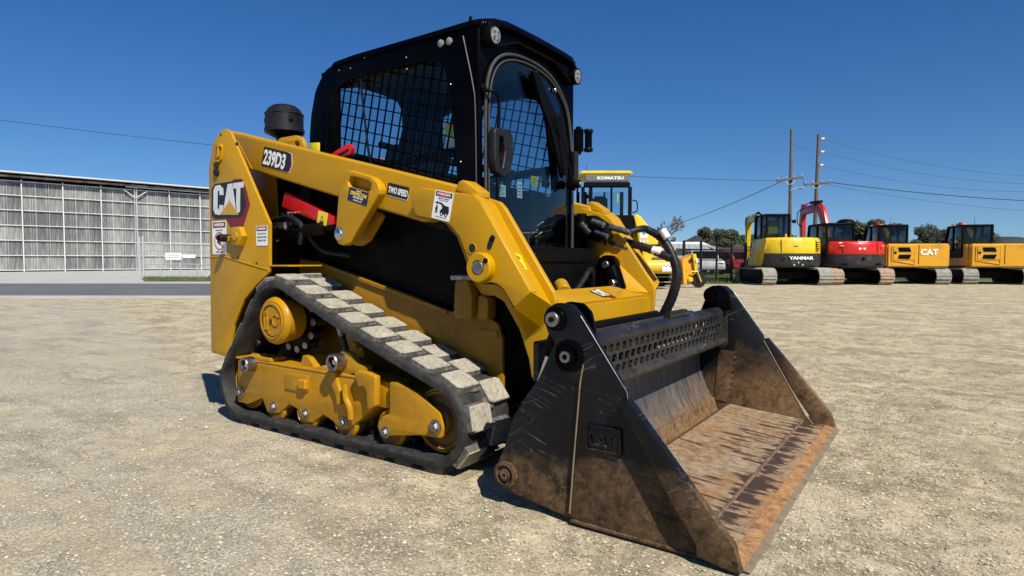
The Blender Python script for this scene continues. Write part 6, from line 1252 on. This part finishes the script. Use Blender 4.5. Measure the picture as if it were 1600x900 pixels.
# ================================================================ VEHICLES AND BUILDINGS BEHIND THE FENCE
CARW = plain('white_car_paint', (.72, .72, .72), .25, coat=.6); CARR = plain('red_car_paint', (.42, .02, .02), .3, coat=.6); TYRE = RUBB; CGL = glass('dark_car_glass', (.12, .14, .15))
def car(loc, rot, mat, label, L_=4.3, h=1.4):
    T = thing('parked_car', (0, 0, 0), label, 'car'); w = .86
    low = fillet([(-L_/2, .35), (-L_/2+.05, .75), (-L_/2+.25, .88), (L_/2-1.1, .92), (L_/2-.1, .78), (L_/2, .50), (L_/2-.02, .28), (-L_/2+.1, .25)], .12, 4)
    bd = ob('body', T, (plate(low, -w, w, 'Y', .08, 3), mat))
    gh = fillet([(-L_/2+.2, .86), (-L_/2+.65, h-.02), (.35, h), (L_/2-1.25, .88)], .10, 4); ob('cabin', T, (plate(gh, -w+.10, w-.10, 'Y', .05, 2), mat))
    for s in (-1, 1): ob('side_window', T, (plate(fillet([(-L_/2+.45, .92), (-L_/2+.80, h-.09), (.28, h-.07), (L_/2-1.50, .92)], .06), s*(w-.105), s*(w-.09), 'Y', .002), BLK), (box((-.25, s*(w-.088), 1.14), (.05, .01, .5), None, 0), mat))
    ob('windscreen', T, (prism([(.45, -.66, h-.05), (.45, .66, h-.05), (L_/2-1.28, .70, .93), (L_/2-1.28, -.70, .93)], [(.46, -.66, h-.035), (.46, .66, h-.035), (L_/2-1.26, .70, .945), (L_/2-1.26, -.70, .945)]), BLK)); ob('rear_window', T, (prism([(-L_/2+.62, -.62, h-.08), (-L_/2+.62, .62, h-.08), (-L_/2+.27, .66, .93), (-L_/2+.27, -.66, .93)], [(-L_/2+.605, -.62, h-.065), (-L_/2+.605, .62, h-.065), (-L_/2+.25, .66, .945), (-L_/2+.25, -.66, .945)]), BLK))
    for x in (-L_/2+.8, L_/2-.85):
        for s in (-1, 1):
            wh = ob('wheel', T, (lathe([(.20, -.10), (.30, -.10), (.315, -.05), (.315, .05), (.30, .10), (.20, .10)], (x, s*(w-.08), .315), (0, 1, 0), 24), TYRE)); ob('rim', wh, (lathe([(.20, .09), (.12, .06), (0, .07)], (x, s*(w-.08), .315), (0, s, 0), 16), STEEL))
    for s in (-1, 1): ob('headlight', T, (box((L_/2-.07, s*.6, .64), (.10, .3, .12), None, .03), LENS)); ob('tail_light', T, (box((-L_/2+.03, s*.64, .72), (.08, .24, .12), None, .02), RED))
    T.location = loc; T.rotation_euler = (0, 0, R(rot)); return T
car(QP(1098, 37), -62, CARW, 'white car parked on the grass behind the hopper unit')
car(QP(1134, 40), 140, CARR, 'red car parked behind the black fence left of the yellow excavator')
SHW = plain('white_wall_sheeting', (.74, .75, .76), .6, col2=(.62, .63, .65), ns=.5)
BRK = plain('pale_brick_wall', (.38, .30, .22), .8, col2=(.30, .23, .17), ns=.8)
ROOFB = plain('brown_tiles', (.11, .085, .07), .8, col2=(.16, .13, .11), ns=1)
def house(px0, px1, d, z1, z2, dep, wm, rm, label, name='house', cat='house'):
    a = QP(px0, d); b = QP(px1, d); T = thing(name, (a+b)/2, label, cat); f = FH*dep; up1 = Vector((0, 0, z1))
    ob('wall', T, (prism([a, b, b+f, a+f], [a+up1, b+up1, b+f+up1, a+f+up1]), wm))
    e = RH*.3; u = Vector((0, 0, .12)); r1 = a+f*.5-e+Vector((0, 0, z2)); r2 = b+f*.5+e+Vector((0, 0, z2))
    A = [a-e-FH*.35+up1, b+e-FH*.35+up1, r2, r1]; B = [a-e+f+FH*.35+up1, b+e+f+FH*.35+up1, r2, r1]
    ob('roof', T, (prism(A, [p+u for p in A]), rm), (prism(B, [p+u for p in B]), rm)); ob('gable', T, (prism([a+up1, a+f+up1, r1+e], [a+up1+RH*.1, a+f+up1+RH*.1, r1+e+RH*.1]), wm), (prism([b+up1, b+f+up1, r2-e], [b+up1-RH*.1, b+f+up1-RH*.1, r2-e-RH*.1]), wm))
    n = max(1, int((b-a).length/2.6))
    for k in range(n):
        c = a.lerp(b, (k+.5)/n)-FH*.02+Vector((0, 0, z1*.55)); wd = ob('window', T, (beam(c-RH*.5, c+RH*.5, .06, .9, .01), SILV)); c = c-FH*.035; ob('pane', wd, (beam(c-RH*.42, c+RH*.42, .01, .78, 0), BLK))
    return T
house(1052, 1113, 46, 1.6, 2.15, 7, SHW, SHW, 'long low white shed beyond the black fence', 'shed', 'shed')
house(1136, 1176, 52, 1.45, 2.1, 8, BRK, ROOFB, 'low tan brick house with a brown roof beyond the red car')
house(1185, 1300, 60, 1.9, 2.9, 8, BRK, ROOFB, 'brick house hidden behind the yellow and red excavators')

# ================================================================ TREES
BARK = plain('grey_bark', (.14, .115, .10), .9, col2=(.09, .075, .065), ns=4)
LEAF1 = plain('olive_leaves', (.026, .036, .012), .8, col2=(.055, .062, .020), ns=1.4, kind='World', lo=.4, hi=.65)
LEAF2 = plain('dark_leaves', (.016, .025, .012), .8, col2=(.034, .045, .018), ns=1.4, kind='World', lo=.4, hi=.65)
def branches(p, d, L_, r, lev, out, rnd, spread=.55):
    q = p+d*L_; mid = p.lerp(q, .5)+Vector([rnd.uniform(-1, 1) for _ in range(3)])*L_*.06
    out.append(([p, mid, q], r, r*.62, lev)); 
    if lev <= 0: return
    for k in range(rnd.choice((2, 3, 3))):
        dd = (d+Vector([rnd.gauss(0, 1) for _ in range(3)])*spread).normalized(); dd.z = dd.z*.9+.12; dd.normalize(); branches(q if k else mid, dd, L_*rnd.uniform(.62, .82), r*.6, lev-1, out, rnd, spread)
def bare_tree(loc, h, seed, label):
    rnd = random.Random(seed); T = thing('bare_tree', loc, label, 'tree'); out = []
    branches(Vector(loc), Vector((0, 0, 1)), h*.33, h*.026, 7, out, rnd, .5)
    tr = [(tube(p, lambda t, a=a, b=b: a+(b-a)*t, 6 if lev > 3 else 3, 2 if lev > 3 else 0), BARK) for p, a, b, lev in out if lev >= 5]
    br = [(tube(p, lambda t, a=a, b=b: max(.017, a+(b-a)*t), 3, 0), BARK) for p, a, b, lev in out if lev < 5]
    ob('trunk', T, *tr, origin=loc); ob('crown', T, *br, origin=loc)
def leafy(loc, h, w, seed, mat, label, n=9500, ls=.15, zb=.25):
    rnd = random.Random(seed); T = thing('leafy_tree', loc, label, 'tree'); loc = Vector(loc); out = []
    branches(loc, Vector((0, 0, 1)), h*.28, h*.03, 3, out, rnd, .45); ob('trunk', T, *[(tube(p, lambda t, a=a, b=b: a+(b-a)*t, 6, 0), BARK) for p, a, b, lev in out], origin=loc)
    cl = [(Vector((rnd.gauss(0, .33)*w, rnd.gauss(0, .33)*w, h*(zb+(1-zb)*rnd.random()**.8*.92))), rnd.uniform(.10, .26)*w) for _ in range(34)]
    V = []; F = []
    for i in range(n):
        c, r = rnd.choice(cl); v = Vector([rnd.gauss(0, 1) for _ in range(3)]).normalized()*r*rnd.uniform(.55, 1.05); v.z *= .7; p = loc+c+v; a = Vector([rnd.gauss(0, 1) for _ in range(3)]).normalized(); b = a.orthogonal().normalized(); s = ls*rnd.uniform(.5, 1.2); k = len(V)
        V += [p-a*s, p+b*s*.5, p+a*s, p-b*s*.5]; F.append([k, k+1, k+2, k+3])
    ob('crown', T, ((V, F), mat), angle=180, origin=loc)
bare_tree(QP(1043, 50), 4.1, 3, 'leafless grey tree behind the bulldozer and fence')
bare_tree(QP(1012, 52), 4.4, 8, 'leafless grey tree half hidden behind the bulldozer tank')
leafy(QP(1122, 56), 3.6, 2.7, 5, LEAF1, 'round topped olive green tree beyond the white shed')
leafy(QP(1097, 60), 2.7, 2.4, 6, LEAF2, 'dark low tree between the white shed and the red car')
leafy(QP(1151, 58), 3.0, 3.4, 7, LEAF1, 'broad olive tree just left of the yellow excavator')
leafy(QP(1190, 62), 3.1, 4.0, 9, LEAF2, 'dark tree directly behind the yellow excavator cab')
leafy(QP(1343, 40), 3.3, 2.6, 10, LEAF1, 'bushy tree between the red and amber excavators')
leafy(QP(1470, 60), 4.0, 4.0, 11, LEAF2, 'dark tree behind the right end of the excavator row')
leafy(QP(295, 80), 8.9, 5.5, 12, LEAF2, 'dark treetop rising left behind the warehouse roof', 4000)
leafy(QP(313, 82), 9.0, 4.5, 13, LEAF2, 'dark treetop rising right behind the warehouse roof', 4000)
leafy(QP(560, 60), 4.0, 5.0, 14, LEAF1, 'olive tree hidden behind the loader', 3000)
